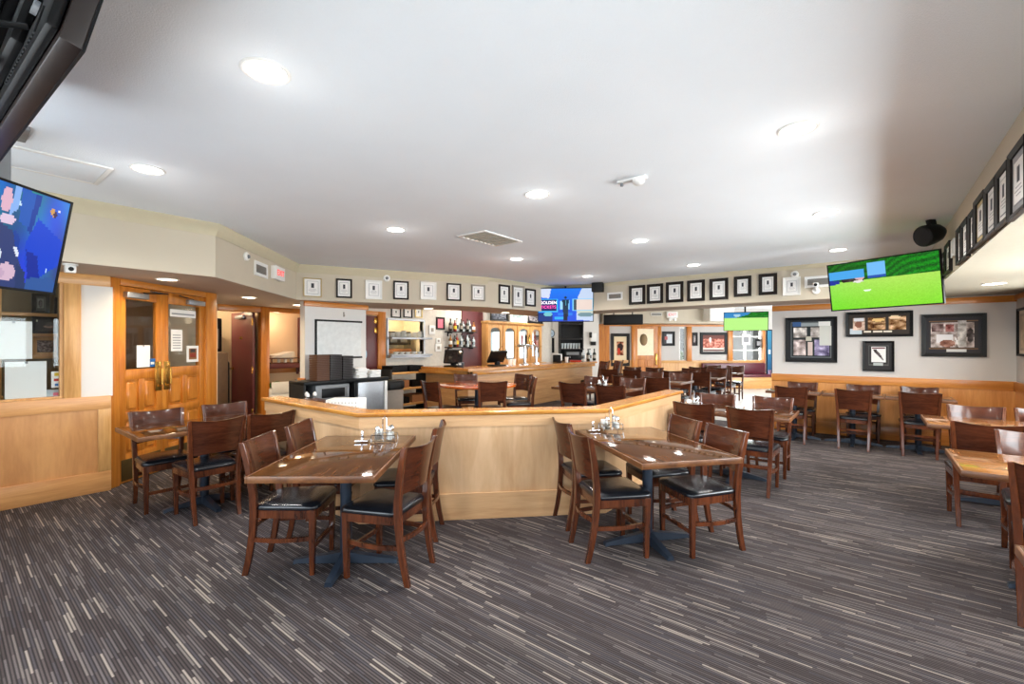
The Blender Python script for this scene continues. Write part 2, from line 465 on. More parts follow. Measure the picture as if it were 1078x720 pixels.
# floors
b = nb(); box(b, (-10.6, -0.75, -0.1), (1.7, 9.35, 0.0)); struct('floor', b, carpet_mat())
b = nb(); box(b, (-10.6, 9.35, -0.1), (5.0, 22.0, 0.0)); struct('floor_far_room', b, M['tile'])
b = nb(); prism(b, [(-4.9, 2.25), (-3.2, 2.25), (-1.9, 3.62), (-1.9, 5.5), (-2.9, 8.8), (-3.4, 9.3), (-7.95, 9.3), (-7.95, 5.0), (-6.2, 4.9), (-4.9, 3.6)], 0.0, 0.1)
struct('floor_bar_platform', b, bpy.data.materials['striped_carpet'])
b = nb(); box(b, (-10.6, -0.75, CEIL), (5.0, 22.0, CEIL + 0.1)); struct('ceiling', b, M['ceiling'])

# dropped soffit ring (underside painted darker)
def soffit(name, poly):
    b = nb(); prism(b, poly, SOF + 0.004, CEIL)
    o = struct(name, b, M['taupe'])
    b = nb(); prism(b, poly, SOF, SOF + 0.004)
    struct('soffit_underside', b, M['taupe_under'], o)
    return o
soffit('ceiling_soffit', [(-5.2, -0.6), A_, B_, C_, D_, (-5.2, 9.2), (-6.3, 9.2), (-6.45, 6.4), (-7.6, 4.6), (-8.6, 4.6), (-8.6, -0.6)])
b = nb(); prism(b, [(-5.2, 8.2), (0.62, 8.2), (0.62, 9.0), (-5.2, 9.0)], SOF + 0.004, CEIL)
o = struct('ceiling_beam', b, M['taupe'])
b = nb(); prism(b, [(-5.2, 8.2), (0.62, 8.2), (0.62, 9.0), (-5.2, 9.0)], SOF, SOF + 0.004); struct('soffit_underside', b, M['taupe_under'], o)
b = nb(); prism(b, [(0.62, -0.6), (1.55, -0.6), (1.55, 9.0), (0.62, 9.0)], SOF + 0.004, CEIL)
o = struct('ceiling_soffit', b, M['taupe'])
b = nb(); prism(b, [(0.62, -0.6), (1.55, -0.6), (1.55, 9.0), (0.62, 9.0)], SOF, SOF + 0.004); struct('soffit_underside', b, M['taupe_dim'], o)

# sloping crown cove along the soffit top
def cove(pts, h, d, side):
    b = nb(); rows = []
    n = len(pts)
    for i, p in enumerate(pts):
        dirs = []
        if i > 0: dirs.append(unit(pts[i - 1], p))
        if i < n - 1: dirs.append(unit(p, pts[i + 1]))
        nx = sum(v[1] for v in dirs); ny = -sum(v[0] for v in dirs); l = math.hypot(nx, ny); nx /= l; ny /= l
        k = 1.0 / max(0.5, (nx * dirs[0][1] - ny * dirs[0][0])); nx *= side * k; ny *= side * k
        q = lambda o_, z: b.verts.new((p[0] + nx * o_, p[1] + ny * o_, z))
        rows.append([q(-0.01, CEIL - h), q(0.006, CEIL - h), q(0.008, CEIL - h + .006), q(d * .6, CEIL - h * .35), q(d, CEIL - 0.012), q(d, CEIL), q(-0.01, CEIL)])
    for r0, r1 in zip(rows, rows[1:]): ring_faces(b, r0, r1)
    b.faces.new(rows[0]); b.faces.new(list(reversed(rows[-1])))
    return b
struct('trim_1', cove([(-5.2, -0.6), A_, B_, C_], 0.12, 0.055, 1), M['cove'])
struct('trim_2', cove([C_, D_, (0.62, 8.2)], 0.06, 0.03, 1), M['cove'])

# left wall: panelled wainscot, display window, oak post, pale panel, header
wl = S_('wall_left', M['left_oak'], ((-6.0, 0), (0, 1), -0.6, 1.06, 0.0, 0.94, -0.12, 0.03))
S_('baseboard_left', M['left_oak_h'], ((-6.0, 0), (0, 1), -0.6, 1.085, 0.0, 0.2, 0.028, 0.046, 0.004), parent=wl)
S_('rail', M['left_oak_h'], ((-6.0, 0), (0, 1), -0.6, 1.085, 0.815, 0.945, 0.028, 0.046, 0.003), parent=wl)
S_('stile', M['oak'], ((-6.0, 0), (0, 1), 0.985, 1.085, 0.2, 0.815, 0.028, 0.045, 0.003), parent=wl)
S_('wall_left_upper', M['white_wall'], ((-6.0, 0), (0, 1), 0.86, 1.1, 0.94, 2.03, -0.1, 0.02))
S_('trim_3', M['oak'], ((-6.0, 0), (0, 1), 0.745, 0.865, 0.945, 2.035, -0.1, 0.04, 0.004))
S_('trim_4', M['oak_h'], ((-6.0, 0), (0, 1), -0.6, 1.08, 2.03, SOF, -0.1, 0.04, 0.003))
# display recess behind the window
rec = mat('olive_brown_display_lining', rgb(120, 104, 78), 0.7)
b = nb(); box(b, (-6.7, -0.6, 0.9), (-6.62, 0.86, 2.08)); box(b, (-6.62, 0.76, 0.9), (-6.12, 0.84, 2.08)); box(b, (-6.62, -0.6, 2.03), (-6.1, 0.8, 2.08)); box(b, (-6.62, -0.6, 0.86), (-6.12, 0.8, 0.935))
struct('wall_display_recess', b, rec)
w1 = S_('window_1', M['oak'], ((-6.0, 0), (0, 1), 0.72, 0.748, 0.945, 2.03, -0.06, 0.01), ((-6.0, 0), (0, 1), -0.6, 0.72, 0.945, 0.965, -0.06, 0.01))
S_('window_pane', M['glass'], ((-6.0, 0), (0, 1), -0.6, 0.72, 0.965, 2.03, -0.03, -0.024), parent=w1)

# angled wall with the pair of doors
sJ0 = s_of(114, *L_DOOR); s1 = s_of(124.5, *L_DOOR); s2 = s_of(171, *L_DOOR); s3 = s_of(215, *L_DOOR); s4 = s_of(226, *L_DOOR)

S_('trim_5', M['amber_oak'], (*L_DOOR, -0.03, s1, 0.0, SOF, -0.12, 0.02, 0.006))
S_('trim_6', M['amber_oak'], (*L_DOOR, s3, s4, 0.0, SOF, -0.12, 0.03, 0.004))
S_('trim_7', M['amber_oak_h'], (*L_DOOR, s1, s3, 2.065, SOF, -0.12, 0.025, 0.004))
e = pt(*L_DOOR, s4)
b = nb(); box(b, (-8.6, e[1] - 0.12, 0), (e[0] + 0.02, e[1] - 0.02, SOF)); struct('wall_door_return', b, M['white_wall'])
b = nb(); box(b, (-8.72, -0.6, 0), (-8.6, 2.3, SOF)); struct('wall_vestibule', b, mat('vestibule_paint', rgb(120, 96, 76), 0.8))

def door_leaf(name, sa, sb, hinge_left, kick):
    P, u = L_DOOR; W = sb - sa; p = pt(P, u, (sa + sb) / 2, -0.02)
    r = bpy.data.objects.new(name, None); COL.objects.link(r); r['kind'] = 'structure'
    r.location = (p[0], p[1], 0); r.rotation_euler = (0, 0, facing(u[1], -u[0]))
    h = W / 2; st = 0.085; gz0, gz1 = 1.19, 1.93
    b = nb(); T = 0.022
    box(b, (-h, -T, 0.01), (-h + st, T, 2.06), 0.002); box(b, (h - st, -T, 0.01), (h, T, 2.06), 0.002)
    for z0, z1 in ((0.01, 0.3), (0.66, 0.74), (1.08, gz0), (gz1, 2.06)): box(b, (-h + st, -T, z0), (h - st, T, z1), 0.002)
    box(b, (-0.035, -T, 0.3), (0.035, T, 0.66), 0.002); box(b, (-0.035, -T, 0.74), (0.035, T, 1.08), 0.002)
    f = obj('leaf_frame', b, M['amber_oak'], r); f['kind'] = 'structure'
    for z0, z1 in ((0.3, 0.66), (0.74, 1.08)):
        for x0, x1 in ((-h + st, -0.035), (0.035, h - st)):
            b = nb(); box(b, (x0, -0.004, z0), (x1, 0.004, z1)); box(b, (x0 + 0.022, -0.02, z0 + 0.022), (x1 - 0.022, 0.02, z1 - 0.022), 0.018, seg=1)
            obj('raised_panel', b, M['amber_oak'], r)
    b = nb(); box(b, (-h + st, -0.004, gz0), (h - st, 0.004, gz1)); obj('glass_pane', b, M['glass'], r)
    m = -1 if not hinge_left else 1       # free edge side
    x = m * (h - 0.06)
    b = nb(); box(b, (x - 0.045, -T - 0.004, 0.93), (x + 0.045, -T, 1.26), 0.003); obj('push_plate', b, M['brass'], r)
    b = nb(); tube(b, [(x, -T - 0.004, 0.98), (x, -T - 0.05, 1.0), (x, -T - 0.05, 1.18), (x, -T - 0.004, 1.2)], 0.01); obj('pull_handle', b, M['brass'], r)
    b = nb(); box(b, (-h + 0.03, -T - 0.003, 0.03), (h - 0.03, -T, 0.25), 0.001); obj('kick_plate', b, mat('dull_bronze', rgb(96, 78, 44), 0.4, 0.6) if 'dull_bronze' not in bpy.data.materials else bpy.data.materials['dull_bronze'], r)
    x0 = -h + 0.05 if hinge_left else h - 0.05; sg = 1 if hinge_left else -1
    b = nb(); box(b, (min(x0, x0 + sg * .27), -T - 0.055, 1.945), (max(x0, x0 + sg * .27), -T, 2.005), 0.006); c = obj('door_closer', b, M['steel'], r)
    b = nb(); tube(b, [(x0 + sg * .2, -T - 0.05, 2.01), (x0 + sg * .48, -T - 0.09, 2.03), (x0 + sg * .34, -0.02, 2.045)], 0.007); obj('closer_arm', b, M['dark_brown'], c)
    return r
door_leaf('door_1', s1, s2, True, True)
door_leaf('door_2', s2, s3, False, True)

# hall wall set back, with the open maroon door and the alcove
Yh = lambda px: hit_x(px, -8.6)[1]
y0, y1, y2, y3 = Yh(229), Yh(274), Yh(283), Yh(313.5)
b = nb(); box(b, (-8.72, 2.3, 0), (-8.6, y0, SOF)); struct('wall_hall', b, M['peach_wall'])
b = nb(); box(b, (-8.74, y0, 2.03), (-8.58, y1 + 0.06, SOF), 0.003); struct('trim_8', b, M['amber_oak_h'])
b = nb(); box(b, (-8.74, y1, 0), (-8.57, y2, SOF), 0.004); struct('trim_9', b, M['amber_oak'])
b = nb(); box(b, (-8.74, y2, 2.05), (-8.58, 4.62, SOF), 0.003); struct('trim_10', b, M['amber_oak_h'])
b = nb(); box(b, (-10.5, 2.2, 0), (-10.4, 4.9, 2.6)); box(b, (-10.4, 2.1, 0), (-8.7, 2.2, 2.6)); struct('wall_back_room', b, M['peach_wall'])
b = nb(); box(b, (-9.2, y1 + 0.06, 0), (-9.12, 5.0, 2.6)); box(b, (-9.12, y1 + 0.06, 0), (-8.74, y1 + 0.1, 2.05)); struct('wall_alcove', b, M['peach_wall'])
b = nb(); box(b, (-9.12, 4.62, 0), (-7.9, 4.72, 2.6)); struct('wall_alcove_side', b, M['peach_wall'])
b = nb(); box(b, (-9.12, 4.54, 0.9), (-9.0, 4.615, 2.0), 0.004); struct('trim_11', b, M['maroon'])
b = nb(); box(b, (-9.12, y2 + .03, 0.9), (-9.1, 4.6, 1.02)); struct('trim_12', b, M['amber_oak_h'])
d3 = bpy.data.objects.new('door_3', None); COL.objects.link(d3); d3['kind'] = 'structure'; d3.location = (-8.66, 3.52, 0)
b = nb(); box(b, (-0.94, -0.022, 0.01), (0, 0.022, 2.05), 0.003); o = obj('door_slab', b, M['maroon'], d3); o['kind'] = 'structure'
for z in (1.86, 1.0, 0.25):
    b = nb(); box(b, (-0.02, -0.034, z - .06), (0.03, -0.022, z + .06), 0.003); lathe(b, [(0.009, -.06), (0.009, .06)], (0.01, -.034, z), 10); obj('hinge', b, M['brass'], d3)
b = nb(); lathe(b, [(0.028, 0), (0.028, .012), (0.012, .016), (0.012, .05)], seg=14, Mx=Matrix.Translation((-0.87, -0.022, 1.0)) @ Matrix.Rotation(PI / 2, 4, 'X'))
box(b, (-0.885, -0.075, 0.988), (-0.76, -0.06, 1.012), 0.005); obj('lever_handle', b, M['brass'], d3)
b = nb(); box(b, (-0.66, -0.07, 1.93), (-0.3, -0.022, 1.99), 0.006); tube(b, [(-0.35, -.06, 2.0), (-0.1, -.14, 2.03), (0.05, -.04, 2.06)], 0.008); obj('door_closer', b, M['steel'], d3)
b = nb(); box(b, (-0.56, -0.026, 1.55), (-0.42, -0.022, 1.6), 0.001); obj('name_plate', b, M['brass'], d3)

# partition carrying the whiteboard
b = nb(); box(b, (-7.05, 3.55, 0), (-6.9, 4.64, SOF)); pw = struct('wall_partition', b, M['white_wall'])
b = nb(); box(b, (-6.905, 3.53, 2.055), (-6.87, 4.67, SOF), 0.003); struct('trim_13', b, M['amber_oak_h'])
b = nb(); box(b, (-7.075, 3.52, 0), (-6.88, 3.56, 0.93), 0.004); struct('trim_14', b, M['amber_oak'])

# wall behind the bar with the kitchen pass
py0, py1 = hit_x(408, -8.0)[1], hit_x(445, -8.0)[1]; pz0, pz1 = 1.21, 1.98
b = nb()
for lo, hi in (((-8.1, 4.7, 0), (-8.0, 5.1, 2.67)), ((-8.1, 5.1, 2.06), (-8.0, 5.7, 2.67)), ((-8.1, 5.7, 0), (-8.0, py0, 2.67)), ((-8.1, py0, 0), (-8.0, py1, pz0)), ((-8.1, py0, pz1), (-8.0, py1, 2.67)), ((-8.1, py1, 0), (-8.0, 12.9, 2.67))):
    box(b, lo, hi)
wk = struct('wall_kitchen', b, mat('kitchen_wall_paint', rgb(214, 207, 196), 0.8))
b = nb(); box(b, (-8.03, 5.655, 0), (-7.97, 5.84, 2.14), 0.004); struct('trim_15', b, M['amber_oak'])
b = nb(); box(b, (-8.03, 5.05, 2.06), (-7.97, 5.655, 2.14), 0.004); struct('trim_16', b, M['amber_oak_h'])
d4 = bpy.data.objects.new('door_4', None); COL.objects.link(d4); d4['kind'] = 'structure'; d4.location = (-8.03, 5.38, 0)
b = nb(); box(b, (-0.02, -0.28, 0.01), (0.02, 0.28, 2.05), 0.003); o = obj('door_slab', b, M['maroon'], d4); o['kind'] = 'structure'
b = nb(); lathe(b, [(0.105, 0), (0.105, .006)], seg=24, Mx=Matrix.Translation((0.02, -0.06, 1.26)) @ Matrix.Rotation(PI / 2, 4, 'Y') @ Matrix.Diagonal((1.3, .8, 1, 1))); obj('oval_door_plate', b, mat('pale_blue_plate', rgb(150, 190, 210), 0.3, 0.2), d4)
for z in (1.75, 1.95):
    b = nb(); box(b, (0.018, 0.2, z - .06), (0.026, 0.27, z + .06), 0.002); obj('hinge', b, M['brass'], d4)
# kitchen beyond the pass
b = nb(); box(b, (-9.6, 5.4, 0), (-9.5, 7.6, 2.5)); box(b, (-9.5, 5.4, 0), (-8.1, 5.5, 2.5)); box(b, (-9.5, 7.5, 0), (-8.1, 7.6, 2.5)); box(b, (-9.6, 5.4, 2.5), (-8.1, 7.6, 2.55))
struct('wall_kitchen_interior', b, mat('kitchen_cream', rgb(236, 222, 188), 0.6))
b = nb(); t_ = 0.035
box(b, (-8.11, py0 - t_, pz0 - t_), (-7.96, py0, pz1 + t_)); box(b, (-8.11, py1, pz0 - t_), (-7.96, py1 + t_, pz1 + t_)); box(b, (-8.11, py0, pz1), (-7.96, py1, pz1 + t_)); box(b, (-8.2, py0 - .03, pz0 - t_), (-7.86, py1 + .1, pz0))
struct('window_2', b, M['steel'])

# back-bar: maroon panel, pale column
q0, q1, q2 = hit_x(486, -7.99)[1], hit_x(508, -7.99)[1], hit_x(514, -7.99)[1]
b = nb(); box(b, (-8.0, q0, 0), (-7.97, q1, 2.6)); struct('wall_bar_panel', b, M['maroon'])
b = nb(); box(b, (-8.0, q1, 0), (-7.85, q2, 2.6)); struct('wall_bar_column', b, M['white_wall'])

# back right wall with wainscot
xe = hit_y(813, 9.0)[0]
b = nb(); box(b, (xe, 9.0, 0), (1.7, 9.2, CEIL)); wb = struct('wall_back_right', b, M['cream_wall'])
b = nb(); box(b, (xe, 8.982, 0), (1.55, 9.0, 0.84)); struct('wainscot', b, M['wains'], wb)
b = nb(); box(b, (xe, 8.97, 0.83), (1.55, 9.0, 0.955), 0.004); struct('rail', b, M['wains_h'], wb)
b = nb(); box(b, (xe, 8.972, 0.0), (1.55, 9.0, 0.2), 0.003); struct('baseboard', b, M['wains_h'], wb)
b = nb(); box(b, (xe, 8.975, 2.03), (1.55, 9.0, 2.12), 0.003); struct('trim_17', b, M['amber_oak_h'])
b = nb(); box(b, (xe - .012, 8.985, 0.0), (xe, 9.21, 0.955), 0.003); struct('trim_18', b, M['oak'])
# right wall (windows out of frame; the farther two added to even the light)
RW = 1.55
b = nb()
wins = [(-0.2, 1.2), (1.5, 2.9), (3.2, 4.6), (4.9, 6.3), (6.6, 8.0)]
box(b, (RW, -0.75, 0), (RW + .15, 9.0, 0.95)); box(b, (RW, -0.75, 2.05), (RW + .15, 9.0, CEIL))
ys = [-0.75] + [v for w in wins for v in w] + [9.0]
for i in range(0, len(ys), 2): box(b, (RW, ys[i], 0.95), (RW + .15, ys[i + 1], 2.05))
wr = struct('wall_right', b, M['cream_wall'])
b = nb(); box(b, (RW - .018, -0.6, 0), (RW, 8.98, 0.84)); struct('wainscot', b, M['wains'], wr)
b = nb(); box(b, (RW - .03, -0.6, 0.83), (RW, 8.97, 0.955), 0.004); struct('rail', b, M['wains_h'], wr)
b = nb(); box(b, (RW - .025, 8.02, 2.055), (RW, 8.97, 2.12), 0.003); struct('trim_19', b, M['amber_oak_h'])
def window_unit(name, lo, hi, axis):
    """frame with one mullion and one transom; axis 'x' = wall runs along x"""
    b = nb(); f = 0.05
    (a0, z0), (a1, z1) = lo, hi
    parts = [(a0, a0 + f, z0, z1), (a1 - f, a1, z0, z1), (a0, a1, z0, z0 + f), (a0, a1, z1 - f, z1), ((a0 + a1) / 2 - .02, (a0 + a1) / 2 + .02, z0, z1)]
    return b, parts
for i, (a0, a1) in enumerate(wins):
    b, ps = window_unit('', (a0, 0.95), (a1, 2.05), 'y')
    for p0, p1, z0, z1 in ps: box(b, (RW + .04, p0, z0), (RW + .1, p1, z1), 0.003)
    w = struct('window_%d' % (3 + i), b, M['oak'])
    b = nb(); box(b, (RW + .066, a0, .95), (RW + .072, a1, 2.05)); struct('window_pane', b, M['window_glass'], w)
# back wall behind the camera: a run of big windows
b = nb(); bw = [(-5.0, -3.5), (-3.2, -1.7), (-1.4, 0.1), (0.4, 1.4)]
box(b, (-8.7, -0.75, 0), (RW + .15, -0.6, 0.75)); box(b, (-8.7, -0.75, 2.12), (RW + .15, -0.6, CEIL))
xs = [-8.7] + [v for w in bw for v in w] + [RW + .15]
for i in range(0, len(xs), 2): box(b, (xs[i], -0.75, 0.75), (xs[i + 1], -0.6, 2.12))
struct('wall_behind', b, M['cream_wall'])
for i, (a0, a1) in enumerate(bw):
    b, ps = window_unit('', (a0, 0.75), (a1, 2.12), 'x')
    for p0, p1, z0, z1 in ps: box(b, (p0, -0.7, z0), (p1, -0.64, z1), 0.003)
    w = struct('window_%d' % (20 + i), b, M['oak'])
    b = nb(); box(b, (a0, -.672, .75), (a1, -.666, 2.12)); struct('window_pane', b, M['window_glass'], w)

# half wall round the bar floor
HO = [(-4.95, 2.13), (-3.25, 2.13), (-1.8, 3.58), (-1.8, 5.55)]
def offset(poly, d):
    out = []
    for i, p in enumerate(poly):
        dirs = []
        if i > 0: dirs.append(unit(poly[i - 1], p))
        if i < len(poly) - 1: dirs.append(unit(p, poly[i + 1]))
        nx = sum(-v[1] for v in dirs); ny = sum(v[0] for v in dirs); l = math.hypot(nx, ny); nx /= l; ny /= l
        k = d / (nx * -dirs[0][1] + ny * dirs[0][0])
        out.append((p[0] + nx * k, p[1] + ny * k))
    return out
def strip(b, o0, o1, z0, z1):
    A = offset(HO, o0); Bq = offset(HO, o1)
    for i in range(len(HO) - 1):
        prism(b, [A[i], A[i + 1], Bq[i + 1], Bq[i]], z0, z1)
    bmesh.ops.remove_doubles(b, verts=b.verts, dist=0.0005)
b = nb(); strip(b, 0.0, 0.13, 0.0, 0.862); hw = struct('wall_half', b, M['maple'])
b = nb(); strip(b, -0.014, 0.0, 0.0, 0.215); struct('baseboard', b, M['maple_h'], hw)
b = nb(); strip(b, -0.012, 0.0, 0.77, 0.862); struct('rail', b, M['maple_h'], hw)
# cap with eased edges
prof = [(-0.03, 0.866), (-0.036, 0.874), (-0.036, 0.892), (-0.028, 0.9), (0.158, 0.9), (0.166, 0.892), (0.166, 0.874), (0.16, 0.866)]
b = nb(); HE = [(-4.97, 2.13)] + HO[1:-1] + [(-1.8, 5.57)]
cols = []
for o_, z in prof:
    keep = HO; HO = HE; pts_ = offset(HE, o_); HO = keep
    cols.append([b.verts.new((p[0], p[1], z)) for p in pts_])
for i in range(len(HE) - 1):
    for k in range(len(prof)):
        k2 = (k + 1) % len(prof); b.faces.new([cols[k][i], cols[k2][i], cols[k2][i + 1], cols[k][i + 1]])
b.faces.new([c[0] for c in cols]); b.faces.new([c[-1] for c in reversed(cols)])
struct('cap', b, M['cap_oak'], hw)

# far room
fs = lambda px: s_of(px, *L_FAR)
F_ = lambda x0, x1, z0, z1, n0=-0.15, n1=0.0, bev=0.0: (*L_FAR, fs(x0), fs(x1), z0, z1, n0, n1, bev)
fw0 = s_of(570, *L_FAR)
wf = S_('wall_far', M['cream_wall'], F_(560, 768, 0, 0.9), F_(560, 715, 0.9, CEIL), F_(715, 722.5, 2.05, CEIL), F_(722.5, 770, 0.9, CEIL), F_(770, 802.3, 0, 0.86), F_(770, 802.3, 2.02, CEIL), F_(802.3, 860, 0, CEIL))
S_('wainscot', M['oak'], F_(641, 666, 0, 0.9, 0, .02), F_(694, 804, 0, 0.86, 0, .02), parent=wf)
S_('rail', M['oak_h'], F_(641, 666, 0.86, 0.95, 0, .035, .004), F_(694, 804, 0.84, 0.93, 0, .035, .004), parent=wf)
S_('trim_20', M['amber_oak_h'], F_(628, 806, 2.06, 2.13, 0, .05, .004))
S_('wall_far_panel', M['amber_oak'], F_(627, 641, 0, 2.06, 0, .06))
S_('trim_21', M['amber_oak'], F_(664.5, 668, 0, 2.06, 0, .06, .004), F_(692, 695.5, 0, 2.06, 0, .06, .004))
S_('trim_22', M['amber_oak'], F_(722.5, 727.5, 0.9, 2.06, 0, .06, .004))
S_('trim_23', M['amber_oak'], F_(765.5, 770.5, 0.9, 2.06, 0, .06, .004), F_(802.3, 804.6, 0, 2.06, 0, .06, .004))
S_('ceiling_soffit', M['taupe'], F_(632, 757, 2.14, CEIL, 0, 0.5))
S_('ceiling_soffit', mat('pale_soffit', rgb(226, 222, 214), 0.8), F_(732, 756, 2.2, CEIL, 0.5, 0.9))
S_('wall_far_recess', M['white_wall'], F_(571, 587, 0, CEIL, 0, .12), F_(611, 627, 0, CEIL, 0, .35))
# far windows
def far_window(name, x0, x1, z0, z1, cols_, rows_):
    sA, sB = fs(x0), fs(x1); b = nb(); f = 0.045
    P, u = L_FAR
    segs = [(sA, sA + f, z0, z1), (sB - f, sB, z0, z1), (sA, sB, z0, z0 + f), (sA, sB, z1 - f, z1)]
    for c in cols_: s = sA + (sB - sA) * c; segs.append((s - .02, s + .02, z0, z1))
    for c in rows_: z = z0 + (z1 - z0) * c; segs.append((sA, sB, z - .02, z + .02))
    for a0, a1, c0, c1 in segs: slab(b, P, u, a0, a1, c0, c1, -0.1, -0.03)
    w = struct(name, b, M['white_frame'])
    b = nb(); slab(b, P, u, sA, sB, z0, z1, -0.07, -0.064); struct('window_pane', b, M['window_glass'], w)
    return w
far_window('window_10', 770, 802.3, 0.86, 2.02, (0.0, 0.48), (0.35, 0.75))
far_window('window_11', 715, 722.5, 0.9, 2.05, (), ())
# the far door: cream upper pane, oak panels below
d5 = bpy.data.objects.new('door_5', None); COL.objects.link(d5); d5['kind'] = 'structure'
sA, sB = fs(668), fs(692); p = pt(*L_FAR, (sA + sB) / 2, 0.03); d5.location = (p[0], p[1], 0); d5.rotation_euler = (0, 0, facing(L_FAR[1][1], -L_FAR[1][0]))
h = (sB - sA) / 2
b = nb(); box(b, (-h, -.02, 0.01), (-h + .08, .02, 2.06)); box(b, (h - .14, -.02, 0.01), (h, .02, 2.06))
for z0, z1 in ((0.01, .2), (.62, .7), (1.0, 1.1), (1.98, 2.06)): box(b, (-h + .08, -.02, z0), (h - .14, .02, z1))
box(b, (-.05, -.02, .2), (.0, .02, 1.0)); o = obj('leaf_frame', b, M['amber_oak'], d5); o['kind'] = 'structure'
for z0, z1 in ((.2, .62), (.7, 1.0)):
    for x0, x1 in ((-h + .08, -.05), (0, h - .14)):
        b = nb(); box(b, (x0, -.006, z0), (x1, .006, z1)); box(b, (x0 + .03, -.017, z0 + .03), (x1 - .03, .017, z1 - .03), .012, seg=1); obj('raised_panel', b, M['amber_oak'], d5)
b = nb(); box(b, (-h + .08, -.008, 1.1), (h - .14, .008, 1.98)); obj('frosted_pane', b, mat('frosted_cream_glass', rgb(248, 226, 190), 0.35), d5)
b = nb(); lathe(b, [(0.11, 0), (0.13, .004), (0.13, .014), (0.1, .018)], seg=24, Mx=Matrix.Translation((-.1, -.008, 1.62)) @ Matrix.Rotation(PI / 2, 4, 'X') @ Matrix.Diagonal((1, 1.5, 1, 1))); obj('oval_plaque', b, mat('bronze_plaque', rgb(96, 72, 40), 0.35, 0.5), d5)
b = nb(); box(b, (h - .1, -.05, .78), (h - .04, -.02, 1.16), .006); obj('pull_plate', b, M['brass'], d5)
# end walls of the far room and of the bar, never in frame but closing the place
b = nb(); box(b, (-10.6, 22.0, 0), (-0.6, 22.1, 2.67)); box(b, (3.6, 22.0, 0), (5.0, 22.1, 2.67)); box(b, (-0.6, 22.0, 0), (3.6, 22.1, .6)); box(b, (-0.6, 22.0, 2.3), (3.6, 22.1, 2.67)); box(b, (-10.7, -0.75, 0), (-10.6, 2.3, 2.67)); box(b, (4.9, 9.2, 0), (5.0, 22.0, 2.67))
struct('wall_outer', b, M['cream_wall'])

b = nb()
for p0, p1, z0, z1 in window_unit('', (-0.6, .6), (3.6, 2.3), 'x')[1] + [(.4, .5, .6, 2.3), (2.5, 2.6, .6, 2.3)]: box(b, (p0, 22.02, z0), (p1, 22.08, z1), .003)
w = struct('window_30', b, M['white_frame'])
b = nb(); box(b, (-.6, 22.05, .6), (3.6, 22.055, 2.3)); struct('window_pane', b, M['window_glass'], w)
# bar counter
K = (-5.9, 6.15)
b = nb(); prism(b, [(-5.86, 11.2), (-5.86, 6.12), (-7.38, 6.28), (-7.38, 6.85), (-6.5, 6.8), (-6.5, 11.2)], 0.945, 1.0)
bt = thing('bar_counter', 'long oak topped bar counter with pale maple front in the raised bar area', 'bar counter', (-6.1, 8.5, 0.1))
def local(o_, par):
    o_.parent = par; o_.matrix_parent_inverse = par.matrix_world.inverted() if False else Matrix.Translation(-Vector(par.location)); return o_
bmesh.ops.bevel(b, geom=[e_ for e_ in b.edges if abs(e_.verts[0].co.z - e_.verts[1].co.z) < 1e-5], offset=0.012, segments=2, affect='EDGES')
local(obj('counter_top', b, M['cap_oak']), bt)
b = nb(); prism(b, [(-5.98, 11.14), (-5.98, 6.24), (-7.34, 6.38), (-7.34, 6.78), (-6.45, 6.72), (-6.45, 11.14)], 0.1, 0.945); local(obj('front_panel', b, M['bar_wood']), bt)
b = nb(); box(b, (-5.985, 6.2, 0.87), (-5.9, 11.16, 0.946), .01); box(b, (-7.36, 6.2, 0.87), (-5.9, 6.3, 0.946), .01); local(obj('top_rail', b, M['cap_oak']), bt)
# ------------------------------------------------------------ chairs and tables
def outline(front, rear, y0, y1, r, n=5):
    """trapezoid seat outline with rounded corners (front is +Y)"""
    cs = [(-rear / 2, y0), (rear / 2, y0), (front / 2, y1), (-front / 2, y1)]
    pts = []
    for i, c in enumerate(cs):
        a = Vector(cs[i - 1]); b = Vector(c); d = Vector(cs[(i + 1) % 4])
        p0 = b + (a - b).normalized() * r; p1 = b + (d - b).normalized() * r
        for k in range(n + 1):
            t = k / n; q = p0 * (1 - t) ** 2 + b * 2 * t * (1 - t) + p1 * t * t
            pts.append((q.x, q.y))
    return pts
def scaled(P, k, z, cy=0.01):
    return [(x * k, (y - cy) * k + cy, z) for x, y in P]

